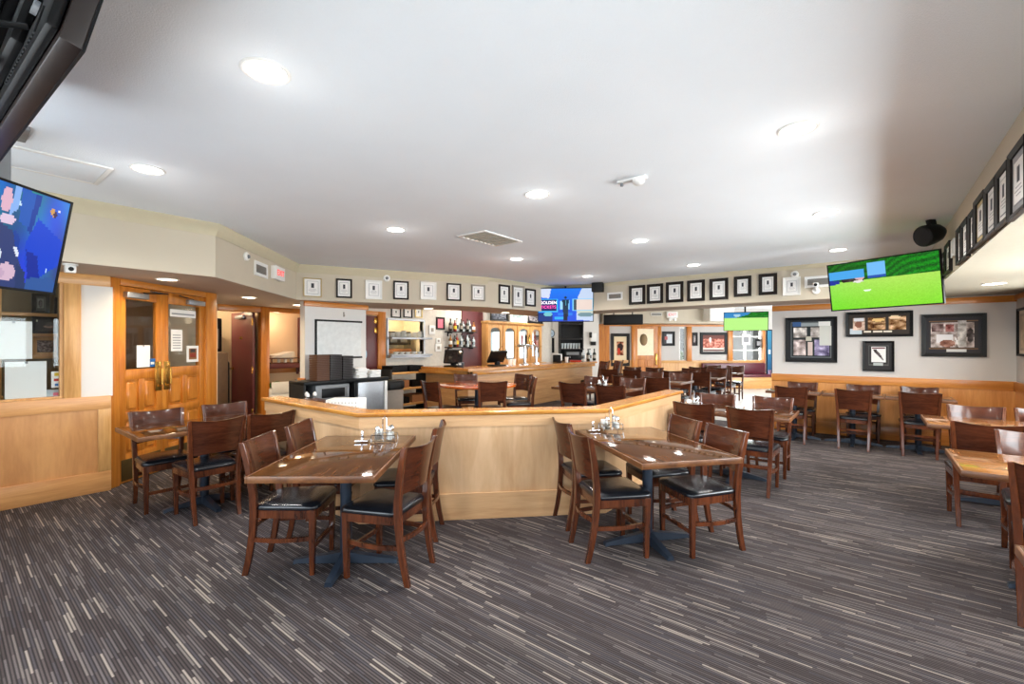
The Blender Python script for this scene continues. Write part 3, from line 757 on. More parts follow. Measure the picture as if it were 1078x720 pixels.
def make_chair():
    t = thing('dining_chair', '', 'chair')
    # seat cushion, black vinyl, slightly domed
    P = outline(0.43, 0.375, -0.185, 0.225, 0.075)
    b = nb(); loft(b, [scaled(P, .97, .412), scaled(P, 1.0, .418), scaled(P, 1.0, .428), scaled(P, .985, .438), scaled(P, .93, .447), scaled(P, .8, .454), scaled(P, .5, .46), scaled(P, .12, .461)])
    obj('seat', b, M['vinyl'], t)
    # apron ring
    P2 = outline(0.415, 0.362, -0.178, 0.212, 0.06)
    b = nb(); loft(b, [scaled(P2, 1, .362), scaled(P2, 1, .412)]); obj('seat_frame', b, M['walnut'], t)
    for s in (-1, 1):       # front legs
        b = nb(); sweep_rect(b, [(s * .176, .182, 0), (s * .178, .184, .2), (s * .18, .186, .41)], (.03, .036, .042), (.03, .036, .042)); obj('leg', b, M['walnut'], t)
    for s in (-1, 1):       # rear legs run on up as the posts of the back
        pts = [(s * .162, -.238, 0), (s * .164, -.215, .1), (s * .168, -.19, .25), (s * .173, -.178, .4), (s * .179, -.182, .52), (s * .188, -.2, .66), (s * .198, -.228, .8), (s * .201, -.238, .838)]
        b = nb(); sweep_rect(b, pts, (.03, .032, .034, .036, .034, .03, .026, .024), (.036, .038, .042, .046, .044, .04, .034, .032)); obj('leg', b, M['walnut'], t)
    # curved plywood back between the posts, dished to the rear
    b = nb(); nu, nv = 12, 6; g = {}
    zs = [.545 + (.842 - .545) * j / nv for j in range(nv + 1)]
    def py(z):
        q = ((.52, -.182), (.66, -.2), (.8, -.228), (.842, -.239))
        for (z0, y0), (z1, y1) in zip(q, q[1:]):
            if z <= z1: return y0 + (y1 - y0) * (z - z0) / (z1 - z0)
        return q[-1][1]
    for side in (0, 1):
        for j, z in enumerate(zs):
            hw = .170 + (z - .52) * .08
            for i in range(nu + 1):
                u = -1 + 2 * i / nu
                dip = (-.016 * (1 - u * u)) if j == nv else (.012 * (1 - u * u) if j == 0 else 0)
                y = py(z) - .04 * (1 - u * u) + (.008 if side == 0 else -.008)
                g[side, j, i] = b.verts.new((u * hw, y, z + dip))
    for j in range(nv):
        for i in range(nu):
            b.faces.new([g[0, j, i], g[0, j + 1, i], g[0, j + 1, i + 1], g[0, j, i + 1]])
            b.faces.new([g[1, j, i], g[1, j, i + 1], g[1, j + 1, i + 1], g[1, j + 1, i]])
    for i in range(nu):
        b.faces.new([g[0, 0, i], g[0, 0, i + 1], g[1, 0, i + 1], g[1, 0, i]]); b.faces.new([g[0, nv, i], g[1, nv, i], g[1, nv, i + 1], g[0, nv, i + 1]])
    for j in range(nv):
        b.faces.new([g[0, j, 0], g[1, j, 0], g[1, j + 1, 0], g[0, j + 1, 0]]); b.faces.new([g[0, j, nu], g[0, j + 1, nu], g[1, j + 1, nu], g[1, j, nu]])
    obj('backrest', b, M['walnut_back'], t)
    # stretchers: two bowed side rails, one straight in front, one behind
    def bar(p, w=.018, h=.026):
        b = nb(); loops = []
        for i, q in enumerate(p):
            a = Vector(p[max(0, i - 1)]); c = Vector(p[min(len(p) - 1, i + 1)]); d = (c - a); d.z = 0; d.normalize(); n = Vector((-d.y, d.x, 0)) * w / 2
            q = Vector(q); loops.append([q - n - Vector((0, 0, h / 2)), q + n - Vector((0, 0, h / 2)), q + n + Vector((0, 0, h / 2)), q - n + Vector((0, 0, h / 2))])
        loft(b, loops); obj('stretcher', b, M['walnut'], t)
    for s in (-1, 1):
        bar([(s * (.165 + .03 * math.sin(PI * k / 6)), -.195 + .38 * k / 6, .225) for k in range(7)])
    bar([(-.172, .184, .17), (.172, .184, .17)]); bar([(-.165 + .33 * k / 6, -.195 - .03 * math.sin(PI * k / 6), .275) for k in range(7)])
    return t

chair0 = make_chair(); chair_used = []
def chair(x, y, ang, label, group, z=0.0, scale=None):
    rz = math.radians(ang - 90)
    if not chair_used:
        chair0.location = (x, y, z); chair0.rotation_euler = (0, 0, rz); chair0['label'] = label; chair0['group'] = group; chair_used.append(1); return chair0
    return dup(chair0, (x, y, z), rz, label, group, scale)

def make_table(L, W, top, name='dining_table'):
    t = thing(name, '', 'table')
    b = nb(); box(b, (-W / 2, -L / 2, .70), (W / 2, L / 2, .735), .004); tt = obj('table_top', b, top, t)
    b = nb(); e = .012
    for lo, hi in (((-W / 2 - e, -L / 2 - e, .698), (-W / 2, L / 2 + e, .7335)), ((W / 2, -L / 2 - e, .698), (W / 2 + e, L / 2 + e, .7335)), ((-W / 2, -L / 2 - e, .698), (W / 2, -L / 2, .7335)), ((-W / 2, L / 2, .698), (W / 2, L / 2 + e, .7335))):
        box(b, lo, hi, .003)
    obj('edge_band', b, M['table_edge'], tt)
    b = nb(); lathe(b, [(.036, .05), (.036, .66), (.06, .67), (.06, .69)], seg=20); obj('column', b, M['steel_blue'], t)
    b = nb(); box(b, (-.2, -.2, .688), (.2, .2, .699), .003); obj('top_plate', b, M['steel_blue'], t)
    b = nb()
    for k, ln in ((0, .34), (1, .31), (2, .34), (3, .31)):
        ln = min(ln, (W if k % 2 == 0 else L) * .5)
        R_ = Matrix.Rotation(k * PI / 2, 4, 'Z')
        loft(b, [[(.0, -.03, .012), (.0, .03, .012), (.0, .024, .085), (.0, -.024, .085)], [(.1, -.03, .01), (.1, .03, .01), (.1, .022, .065), (.1, -.022, .065)], [(ln - .03, -.026, .008), (ln - .03, .026, .008), (ln - .03, .02, .034), (ln - .03, -.02, .034)], [(ln, -.024, 0), (ln, .024, 0), (ln, .018, .026), (ln, -.018, .026)]], Mx=R_)
    obj('cross_base', b, M['steel_blue'], t)
    return t
tab4 = make_table(1.1, .68, M['table_top']); tab2 = make_table(.56, .69, M['table_top']); tabg = make_table(1.08, .68, M['table_light'])
first = {}
def table(src, x, y, rzd, label, group, z=0.0):
    if src.name not in first:
        first[src.name] = 1; src.location = (x, y, z); src.rotation_euler = (0, 0, math.radians(rzd)); src['label'] = label; src['group'] = group; return src
    return dup(src, (x, y, z), math.radians(rzd), label, group)

G4 = 'four-seat tables'; GW = 'two-seat tables along the back wall'; GR = 'tables along the right wall'; GB = 'tables in the bar area'
table(tab4, -2.74, 1.69, 39, 'glossy walnut table with a condiment caddy, left of the bare half wall panel', G4)
table(tab4, -1.29, 3.25, 51, 'glossy walnut table with a condiment caddy before the right bend of the half wall', G4)
table(tab4, -4.78, 1.52, 0, 'dark walnut dining table beside the amber oak double doors', G4)
table(tab4, -1.165, 5.45, 90, 'walnut dining table at the right end of the half wall, four chairs pushed in', G4)
for x, lb in ((-.93, 'small walnut table against the wainscot below the black framed photo collage'), (-.2, 'small walnut table against the wainscot below the small square black frame'), (.52, 'small walnut table against the wainscot below the wide black framed corner photo')):
    table(tab2, x, 8.33, 0, lb, GW)
table(tabg, .96, 5.92, 90, 'golden topped table by the right wall, farthest from the camera of its row', GR)
table(tabg, .96, 3.98, 90, 'golden topped table by the right wall, second from the camera, glare across its top', GR)
table(tabg, .96, 2.05, 90, 'golden topped table at the right edge of the photo, only its corner showing', GR)
table(tab4, -3.15, 6.0, 90, 'walnut table with a white condiment caddy on the bar platform behind the half wall bend', GB, .1)
table(tab4, -2.95, 7.75, 90, 'walnut table on the bar platform just before the far entrance room', GB, .1)
table(tab4, -3.1, 10.6, 90, 'dark table in the far room among tall dark chairs', 'far room tables')
table(tab4, -3.15, 12.7, 90, 'dark table in the far room in front of the maroon bench', 'far room tables')
table(tab4, -4.5, 10.4, 90, 'dark table in the far room in front of the cream paned door', 'far room tables')

# round lacquered table in the bar area
rt = thing('round_table', 'round orange lacquered table on the bar platform in front of the bar', 'table', (-4.88, 5.32, .1), 0, GB)
b = nb(); lathe(b, [(.58, .695), (.61, .7), (.615, .715), (.61, .733), (.59, .738)], seg=48); obj('table_top', b, M['orange_top'], rt)
b = nb(); lathe(b, [(.05, .03), (.05, .68), (.14, .69), (.14, .695)], seg=20); obj('column', b, M['steel_blue'], rt)
b = nb(); lathe(b, [(.3, 0), (.3, .012), (.2, .03), (.06, .05)], seg=32); obj('disc_base', b, M['steel_blue'], rt)

g1 = 'chairs at the middle dining table'; g2 = 'chairs at the dining table by the half wall bend'; g0 = 'chairs at the table by the double doors'; g3 = 'chairs at the table at the half wall end'
chair(-3.02, 1.485, 41, 'walnut dining chair facing right at the middle table, nearest on its left side', g1)
chair(-2.455, 1.815, 201, 'walnut chair seen from behind at the middle table, nearest on its right side', g1)
chair(-3.35, 1.92, 39, 'walnut dining chair facing right at the middle table, farther one on its left side', g1)
chair(-2.8, 2.26, 219, 'walnut chair between the middle table and the half wall, mostly hidden by another chair', g1)
chair(-1.45, 2.97, 51, 'walnut dining chair at the half wall bend table, in front on its left side', g2)
chair(-1.83, 3.34, 51, 'walnut chair squeezed against the half wall, left of the half wall bend table', g2)
chair(-.98, 3.44, 233, 'walnut dining chair facing left at the half wall bend table, nearest on its right side', g2)
chair(-1.37, 3.72, 231, 'walnut dining chair at the half wall bend table, farther one on its right side', g2)
chair(-5.05, 1.29, 0, 'walnut dining chair closest to the amber double doors, facing into the room', g0)
chair(-4.49, 1.45, 180, 'walnut chair seen from behind at the double door table, nearest the camera', g0)
chair(-4.5, 1.89, 180, 'walnut chair seen from behind at the double door table, next to the half wall end', g0)
chair(-5.09, 1.88, 0, 'walnut chair facing the room at the double door table, beyond the other one', g0)
chair(-.92, 5.12, 90, 'walnut chair seen from behind at the half wall end table, right one', g3)
chair(-1.47, 5.2, 90, 'walnut chair seen from behind at the half wall end table, beside the half wall', g3)
chair(-.9, 5.86, 270, 'walnut chair facing the camera at the half wall end table, right one', g3)
chair(-1.5, 5.82, 270, 'walnut chair facing the camera at the half wall end table, left one', g3)
gw = 'chairs at the small tables along the back wall'
for x, dx, a, nm in ((-.93, .06, 94, 'below the black framed photo collage'), (-.18, .1, 90, 'below the small square black frame'), (.51, .05, 88, 'below the wide black framed photo')):
    chair(x, 8.04, a, 'dark chair seen from behind at the wall table ' + nm, gw)
    chair(x + dx, 8.61, 270, 'walnut chair with its back to the wainscot ' + nm, gw)
gr = 'chairs along the right wall'
chair(.72, 5.3, 90, 'dark walnut chair seen from behind between the two golden topped tables', gr)
chair(.83, 6.22, 270, 'walnut chair facing the camera behind the farthest golden topped table', gr)
chair(1.31, 6.24, 270, 'walnut chair at the right photo edge behind the farthest golden topped table', gr)
chair(.91, 4.5, 268, 'walnut chair with white glare on its back behind the second golden topped table', gr)
chair(.82, 3.67, 79, 'dark walnut chair at the right photo edge, in front of the second golden topped table', gr)
gb = 'chairs around the round orange table'
chair(-4.34, 4.98, 142, 'brown chair seen from behind in front of the round orange table', gb, .1)
chair(-4.86, 4.55, 84, 'brown chair at the left of the round orange table, beside the wooden rack', gb, .1)
chair(-4.36, 5.72, 225, 'brown chair at the right of the round orange table, seen edge on', gb, .1)
chair(-4.8, 6.15, 262, 'brown chair between the round orange table and the bar front', gb, .1)
chair(-5.42, 5.66, 325, 'brown chair on the far side of the round orange table, by the bar corner', gb, .1)
gp = 'chairs on the bar platform'
chair(-3.2, 5.62, 90, 'brown chair seen from behind at the platform table with a caddy, left one', gp, .1)
chair(-2.62, 5.58, 90, 'brown chair low behind the half wall at the platform caddy table, right one', gp, .1)
chair(-3.5, 6.42, 270, 'chair facing the camera at the platform table with a caddy, left one', gp, .1)
chair(-2.88, 6.44, 270, 'chair facing the camera at the platform table with a caddy, right one', gp, .1)
chair(-3.22, 7.32, 90, 'brown chair seen from behind at the second platform table, left one', gp, .1)
chair(-2.66, 7.3, 90, 'brown chair seen from behind at the second platform table, right one', gp, .1)
chair(-3.25, 8.2, 270, 'chair facing the camera at the second platform table, left one', gp, .1)
chair(-2.72, 8.2, 270, 'chair facing the camera at the second platform table, right one', gp, .1)
gf = 'chairs in the far room'
for cx_, cy_, nm in ((-3.1, 10.6, 'the tall dark chairs table'), (-3.15, 12.7, 'the table before the maroon bench'), (-4.5, 10.4, 'the table before the cream paned door')):
    for dx, dy, a, w in ((-.3, -.4, 90, 'near left corner'), (.28, -.42, 90, 'near right corner'), (-.28, .42, 270, 'far left corner'), (.3, .4, 270, 'far right corner')):
        chair(cx_ + dx, cy_ + dy, a, 'dark far chair at the %s of %s' % (w, nm), gf, 0, 1.06)
for x, y, w in ((-5.5, 10.35, 'beside the bar end, left one'), (-5.42, 11.0, 'beside the bar end, right one')):
    chair(x, y, 182, 'tall dark high-backed chair ' + w, 'tall chairs at the bar end', 0, 1.25)

# maroon bench against the far wall
sA, sB = fs(737), fs(803); pb = pt(*L_FAR, (sA + sB) / 2, 0.04); hb = (sB - sA) / 2
bench = thing('bench', 'long maroon vinyl bench seat against the far wall under the window', 'bench', (pb[0], pb[1], 0), facing(L_FAR[1][1], -L_FAR[1][0]))
b = nb(); box(b, (-hb, -.5, .38), (hb, -.02, .47), .03); obj('seat', b, M['maroon_vinyl'], bench)
b = nb(); box(b, (-hb, -.12, .47), (hb, -.01, .84), .03); obj('backrest', b, M['maroon_vinyl'], bench)
b = nb(); box(b, (-hb, -.44, 0), (hb, -.02, .38), .004); obj('base', b, M['oak_h'], bench)
LAMP = 19; WARM = 10; DAY = 35; DAYR = 84; FARDAY = 60; BARL = 40; CEIL_FILL = .8; EXPO = 0.2
# ------------------------------------------------------------ pictures, signs, screens on the walls
def frame_bars(b, w, h, t, d, y1=0.0):
    """four mitred mouldings, back at y1, front at y1-d"""
    for (ax, az, bx, bz) in ((-1, -1, 1, -1), (1, -1, 1, 1), (1, 1, -1, 1), (-1, 1, -1, -1)):
        o0 = (ax * w / 2, az * h / 2); o1 = (bx * w / 2, bz * h / 2)
        i0 = (ax * (w / 2 - t), az * (h / 2 - t)); i1 = (bx * (w / 2 - t), bz * (h / 2 - t))
        q = [(*o0, y1), (*o1, y1), (*o1, y1 - d), (*o0, y1 - d), (*i0, y1), (*i1, y1), (*i1, y1 - d * .7), (*i0, y1 - d * .7)]
        v = [b.verts.new((p[0], p[2], p[1])) for p in q]
        for f in ((0, 1, 2, 3), (3, 2, 6, 7), (7, 6, 5, 4), (4, 5, 1, 0), (0, 3, 7, 4), (1, 5, 6, 2)): b.faces.new([v[k] for k in f])
    return b

def certificate(loc, w, h, rz, fm, label, group, t=.03, matc=None, tint=None):
    o = thing('picture_frame', label, 'picture frame', loc, rz, group)
    obj('frame', frame_bars(nb(), w, h, t, .028), M[fm], o, smooth=20)
    b = nb(); box(b, (-w / 2 + t * .8, -.01, -h / 2 + t * .8), (w / 2 - t * .8, -.001, h / 2 - t * .8)); obj('mat_board', b, M[matc or 'paper'], o)
    iw, ih = w - 2 * t, h - 2 * t
    b = nb(); box(b, (-iw * .36, -.0125, -ih * .38), (iw * .36, -.01, ih * .38)); s = obj('certificate', b, M['ink_line'], o)
    b = nb(); box(b, (-iw * .335, -.0135, -ih * .36), (iw * .335, -.0125, ih * .36)); obj('sheet', b, M['paper'], s)
    b = nb(); box(b, (-iw * .09, -.0145, -ih * .02), (iw * .09, -.0135, ih * .25), 0); obj('photo', b, M['ink'], s)
    b = nb()
    for k, q in enumerate((.2, .26, .16)): box(b, (-iw * q, -.0142, -ih * (.1 + .07 * k)), (iw * q, -.0136, -ih * (.085 + .07 * k)))
    obj('printed_lines', b, M['ink_line'], s)
    return o

ordn = ['first', 'second', 'third', 'fourth', 'fifth', 'sixth', 'seventh', 'eighth', 'ninth', 'tenth', 'eleventh']
# seven over the service area
for k, (x0, x1, y0, y1, fm, col, mb) in enumerate([(319.5, 338.5, 293, 312.5, 'gold_frame', 'cream and thin gold', None), (353.8, 370.5, 293.7, 313.7, 'dark_frame', 'dark', None), (384.5, 402, 295.2, 315, 'white_frame', 'white', None),
        (414, 430, 296, 315.3, 'dark_frame', 'dark', None), (442.5, 459, 297, 315.5, 'white_frame', 'white', None), (470, 485, 298.5, 316.7, 'dark_frame', 'dark', None), (496, 510.5, 300, 317, 'grey_frame', 'pewter', None)]):
    loc, w, h, rz = on_wall(x0, y0, x1, y1, *L_C)
    certificate(loc, w, h, rz, fm, '%s framed certificate above the service area, %s from the left' % (col, ordn[k]), 'framed certificates above the service area', .012 if fm == 'gold_frame' else .026)
for k, (x0, x1, y0, y1, fm, lb) in enumerate([(524.7, 536, 300, 320, 'dark_frame', 'dark framed certificate above the arched cabinet, left of the tall pewter one'), (538.8, 551.3, 300.8, 324, 'grey_frame', 'tall pewter framed certificate above the arched cabinet, between two dark ones'), (552.8, 563.2, 304.3, 322.5, 'dark_frame', 'dark framed certificate above the arched cabinet, next to the blue television')]):
    loc, w, h, rz = on_wall(x0, y0, x1, y1, *L_D)
    certificate(loc, w, h, rz, fm, lb, 'framed certificates above the arched cabinet', .035)
for k, (x0, x1, y0, y1) in enumerate([(662.7, 679.3, 300.6, 320.6), (681.5, 698.3, 299, 319.4), (701.5, 719.6, 296.8, 318.2), (723.8, 742.2, 295, 317), (747.2, 766.8, 293.2, 315.6), (772.9, 791.2, 290.8, 312.2), (798.9, 818.3, 288.2, 310.4)]):
    loc, w, h, rz = on_wall(x0, y0, x1, y1, *L_BEAM)
    certificate(loc, w, h, rz, 'dark_frame', 'thick dark framed certificate on the beam, %s from the left' % ordn[k], 'dark framed certificates on the beam', .05)
loc, w, h, rz = on_wall(824.4, 291.8, 842.9, 311, *L_BEAM)
certificate(loc, w, h, rz, 'white_frame', 'white framed certificate on the beam, left of the wide air vent', None, .03)
for k, (x0, x1, y0, y1, fm, mb, lb) in enumerate([(992.8, 997, 267.5, 291, 'dark_frame', None, 'farthest of the row, behind the television edge'), (997.6, 1003, 256, 287, 'dark_frame', None, 'second farthest'), (1005, 1008.2, 252, 270, 'white_frame', None, 'the small white one'), (1010.2, 1014.9, 240, 277.5, 'dark_frame', None, 'just nearer than the small white one'),
        (1015.3, 1022.3, 232, 272.5, 'dark_frame', None, 'second nearer than the small white one'), (1023.4, 1029, 223, 264.5, 'dark_frame', None, 'just beyond the gold matted one'), (1029.8, 1040.8, 206, 257.5, 'dark_frame', 'gold_frame', 'the one with a gold mat'),
        (1041.4, 1053, 192.5, 247.5, 'dark_frame', None, 'just nearer than the gold matted one'), (1053.6, 1066.6, 175.5, 236.5, 'dark_frame', None, 'second nearest the camera'), (1067.4, 1086, 152, 226, 'dark_frame', 'ink_line', 'nearest the camera, cut by the photo edge')]):
    loc, w, h, rz = on_wall(x0, y0, x1, y1, *L_R)
    certificate(loc, w * (.93 if k == 2 else 1), h, facing(-1, 0), fm, 'framed certificate on the right hand soffit, ' + lb, 'framed certificates on the right hand soffit', .03, mb)

def collage(loc, w, h, rz, fm, f, label, t=.045, nx=48, ny=36, group=None, inner=None, name='picture_frame', cat='framed picture'):
    o = thing(name, label, cat, loc, rz, group)
    obj('frame', frame_bars(nb(), w, h, t, .035), M[fm], o, smooth=20)
    picture('picture', w - 1.7 * t, h - 1.7 * t, nx, ny, f, M['print'], o, -.012)
    return o
ice = mottled((190, 182, 176), 60); dk = mottled((70, 60, 58), 45); sepia = mottled((150, 110, 70), 70); crowd = mottled((110, 84, 76), 80)
loc, w, h, rz = on_wall(827, 334, 881.5, 381.3, *L_BW)
collage(loc, w, h, rz, 'black', painter((34, 34, 36), [('r', .07, .05, .93, .95, (92, 96, 98)), ('r', .09, .07, .91, .93, (40, 44, 44)), ('r', .1, .84, .3, .94, (60, 92, 140)), ('r', .3, .82, .66, .92, (150, 158, 160)), ('r', .12, .56, .42, .8, ice), ('r', .5, .56, .72, .8, ice), ('e', .46, .52, .07, .06, (180, 176, 160)), ('r', .12, .12, .4, .5, mottled((180, 164, 160), 60)), ('r', .43, .12, .54, .44, (200, 180, 172)), ('r', .58, .12, .9, .5, mottled((130, 120, 150), 60)), ('r', .68, .36, .93, .82, (196, 196, 188)), ('r', .66, .84, .92, .95, (226, 226, 222))]), 'black framed photo collage on the back right wall, left of the television')
loc, w, h, rz = on_wall(890.3, 328, 961.3, 354.5, *L_BW)
collage(loc, w, h, rz, 'black', painter((42, 36, 32), [('r', .02, .04, .98, .96, (58, 50, 44)), ('r', .03, .05, .24, .3, (190, 200, 206)), ('r', .08, .22, .28, .8, mottled((206, 176, 156), 30)), ('e', .18, .5, .06, .16, (140, 92, 74)), ('r', .1, .66, .26, .82, (222, 222, 224)), ('r', .33, .25, .62, .8, sepia), ('r', .66, .25, .93, .85, sepia), ('e', .5, .7, .1, .08, (240, 200, 130)), ('e', .76, .8, .09, .08, (250, 220, 180)), ('r', .26, .1, .38, .18, (226, 214, 196)), ('r', .42, .1, .56, .18, (226, 214, 196)), ('r', .59, .1, .72, .18, (226, 214, 196))]), 'wide black frame with three photos under the green television', .035, 60, 26)
loc, w, h, rz = on_wall(908, 359, 941.5, 390.8, *L_BW)
collage(loc, w, h, rz, 'black', painter((48, 46, 46), [('r', .14, .16, .88, .9, (86, 84, 82)), ('r', .17, .19, .85, .88, (52, 50, 48)), ('r', .24, .28, .78, .84, (228, 226, 222)), ('r', .27, .77, .74, .82, (110, 60, 64)), ('p', [(.32, .74), (.42, .76), (.56, .6), (.66, .44), (.7, .34), (.62, .38), (.5, .52), (.38, .62)], dk), ('r', .32, .14, .68, .24, (176, 180, 176))]), 'small square black frame with one white photo below the wide frame', .03, 40, 40)
loc, w, h, rz = on_wall(970, 330.5, 1038.5, 375.5, *L_BW)
collage(loc, w, h, rz, 'black', painter((44, 42, 46), [('r', .06, .12, .94, .9, (120, 88, 58)), ('r', .075, .14, .925, .88, (50, 44, 44)), ('r', .1, .17, .86, .84, mottled((170, 156, 150), 60)), ('r', .11, .6, .33, .82, mottled((120, 96, 92), 70)), ('r', .37, .6, .52, .8, mottled((130, 70, 64), 60)), ('r', .2, .3, .5, .52, (226, 222, 222)), ('e', .4, .28, .14, .1, mottled((140, 96, 80), 40)), ('p', [(.54, .46), (.66, .2), (.6, .18), (.53, .4)], (232, 230, 230)), ('r', .58, .2, .74, .9, mottled((184, 178, 172), 50)), ('r', .38, .06, .74, .13, (206, 206, 204)), ('e', .8, .5, .06, .2, dk)]), 'wide black framed photo at the corner end of the back right wall', .05, 60, 40)
o = collage((1.55, 8.45, zat(350, 6.0)), .75, .62, facing(-1, 0), 'black', painter((206, 190, 170), [('r', .06, .08, .94, .92, (168, 150, 130)), ('r', .1, .14, .9, .86, mottled((190, 168, 140), 20))]), 'black framed picture on the right wall at the photo edge', .03)

# vents, detectors, exit signs, speakers
def vent(px0, py0, px1, py1, L, label, name='wall_vent'):
    loc, w, h, rz = on_wall(px0, py0, px1, py1, *L)
    o = thing(name, label, 'air vent', loc, rz)
    obj('frame', frame_bars(nb(), w, h, min(.045, h * .22), .014), M['white_plastic'], o, smooth=20)
    b = nb(); box(b, (-w / 2 + .02, -.003, -h / 2 + .02), (w / 2 - .02, -.001, h / 2 - .02)); obj('backing', b, M['grey_plastic'], o)
    b = nb(); n = max(5, int((h - .08) / .022))
    for k in range(n):
        z = -h / 2 + .045 + (h - .09) * (k + .5) / n; box(b, (-w / 2 + .04, -.012, z - .003), (w / 2 - .04, -.003, z + .004))
    obj('slats', b, M['grey_frame'], o)
    return o
vent(267.5, 276.5, 281, 291.5, L_B, 'small square air vent on the angled soffit, left of the exit sign')
vent(639.5, 307.8, 655.5, 316, L_BEAM, 'small air vent on the beam beside the small black speaker')
vent(847, 290.5, 876, 302.5, L_BEAM, 'wide air vent on the beam beside the green television')
def exit_sign(loc, w, h, rz, label):
    o = thing('exit_sign', label, 'exit sign', loc, rz)
    b = nb(); box(b, (-w / 2, -.07, -h / 2), (w / 2, 0, h / 2), .008); obj('housing', b, M['white_plastic'], o)
    words('letters', 'EXIT', h * .6, M['red_lit'], o, (0, -.0715, 0), .002, width=w * .72)
    return o
loc, w, h, rz = on_wall(285, 281, 294.5, 295, *L_B); exit_sign(loc, w * 1.05, h, rz, 'white exit sign with red letters on the angled soffit')
LS_ = (pt(*L_FAR, 0, .52), L_FAR[1]); p = hit_line(707, *LS_)[:2]; d = p[0] * FW[0] + p[1] * FW[1]
exit_sign((p[0], p[1], zat(331.5, d)), .36, .2, facing(L_FAR[1][1], -L_FAR[1][0]), 'small exit sign with red letters on the far room soffit')
o = thing('wall_mount_emergency_light', 'twin emergency lights under the far room exit sign', 'emergency light', (p[0], p[1], zat(336, d)), facing(L_FAR[1][1], -L_FAR[1][0]))
b = nb(); box(b, (-.06, -.05, -.03), (.06, 0, .04), .01); obj('housing', b, M['white_plastic'], o)
for s in (-1, 1):
    b = nb(); lathe(b, [(.02, 0), (.045, .03), (.045, .05)], seg=16, Mx=Matrix.Translation((s * .09, -.04, -.02)) @ Matrix.Rotation(PI / 2, 4, 'X')); obj('lamp_head', b, M['white_plastic'], o)
p2 = hit_line(691, *LS_)[:2]
o = thing('wall_vent', 'long slim air vent on the far room soffit', 'air vent', (p2[0], p2[1], zat(331, d)), facing(L_FAR[1][1], -L_FAR[1][0]))
obj('frame', frame_bars(nb(), .36, .09, .015, .01), M['white_plastic'], o); b = nb()
for k in range(4): box(b, (-.165, -.008, -.035 + k * .018), (.165, -.001, -.027 + k * .018))
obj('slats', b, M['grey_plastic'], o)
# ceiling diffuser vent
M['vent_slat'] = mat('pale_grey_vent_slat', rgb(184, 180, 168), .6)
def ceil_vent(cx, cy, sx, sy, label, n=9):
    o = thing('ceiling_vent', label, 'air vent', (cx, cy, CEIL))
    b = nb()
    for lo, hi in (((-sx / 2, -sy / 2, -.012), (sx / 2, -sy / 2 + .03, 0)), ((-sx / 2, sy / 2 - .03, -.012), (sx / 2, sy / 2, 0)), ((-sx / 2, -sy / 2 + .03, -.012), (-sx / 2 + .03, sy / 2 - .03, 0)), ((sx / 2 - .03, -sy / 2 + .03, -.012), (sx / 2, sy / 2 - .03, 0))): box(b, lo, hi, .002)
    obj('frame', b, M['white_plastic'], o)
    b = nb()
    if n > 30: box(b, (-sx / 2 + .03, -sy / 2 + .03, -.01), (sx / 2 - .03, sy / 2 - .03, -.002), .003)
    for k in range(n if n < 30 else 0):
        y = -sy / 2 + .04 + (sy - .08) * k / (n - 1); box(b, (-sx / 2 + .03, y - .012, -.01), (sx / 2 - .03, y + .012, -.002), 0, Matrix.Identity(4))
    obj('slats', b, M['vent_slat'] if n < 30 else M['ceiling'], o)
    b = nb(); box(b, (-sx / 2 + .02, -sy / 2 + .02, -.002), (sx / 2 - .02, sy / 2 - .02, -.0005)); obj('backing', b, M['vent_slat'], o)
ceil_vent(-3.42, 3.94, .42, .66, 'rectangular air vent in the ceiling at the middle of the room')
ceil_vent(-4.35, .45, .5, .62, 'flat white air vent in the ceiling above the left television', 34)
o = thing('smoke_detector', 'small white heat sensor on the ceiling right of centre', 'detector', (-1.37, 3.16, CEIL))
b = nb(); box(b, (-.11, -.03, -.02), (.11, .03, 0), .008); obj('base', b, M['white_plastic'], o)
b = nb(); lathe(b, [(.045, 0), (.045, -.02), (.03, -.035), (.005, -.038)], (.05, 0, -.02), 20); obj('dome', b, M['white_plastic'], o)
b = nb(); lathe(b, [(.012, 0), (.012, -.02)], (-.08, 0, -.02), 12); obj('button', b, M['grey_plastic'], o)
# round sensors on the soffits
def puck(px, py_, L, label, r=.055, name='wall_mount_sensor'):
    a = hit_line(px, *L); n = (L[1][1], -L[1][0])
    if n[0] * -a[0] + n[1] * -a[1] < 0: n = (-n[0], -n[1])
    o = thing(name, label, 'sensor', (a[0], a[1], zat(py_, a[2])), facing(*n))
    R_ = Matrix.Rotation(PI / 2, 4, 'X')
    b = nb(); lathe(b, [(r, 0), (r, .02), (r * .8, .03)], seg=20, Mx=R_); obj('base', b, M['white_plastic'], o)
    b = nb(); lathe(b, [(r * .45, .03), (r * .4, .045), (r * .1, .05)], seg=16, Mx=R_); obj('button', b, M['grey_plastic'], o)
puck(258.5, 270, L_B, 'small round white sensor on the angled soffit above the maroon door opening', .05)
puck(407, 293, L_C, 'small round white sensor among the certificates above the service area')
puck(836.8, 289, L_BEAM, 'small round white sensor above the white framed certificate')
o_ = hit_line(859.5, *L_BEAM)
o = thing('wall_mount_camera', 'white security camera hanging below the wide air vent', 'camera', (o_[0], o_[1], zat(306, o_[2])), facing(0, -1))
R_ = Matrix.Rotation(PI / 2, 4, 'X')
b = nb(); lathe(b, [(.05, 0), (.05, .03)], seg=18, Mx=R_); obj('base', b, M['white_plastic'], o)
b = nb(); tube(b, [(0, -.03, 0), (0, -.07, .03), (0, -.09, .08)], .018, 10); box(b, (-.035, -.14, .04), (.035, -.04, .11), .012); obj('body', b, M['white_plastic'], o)
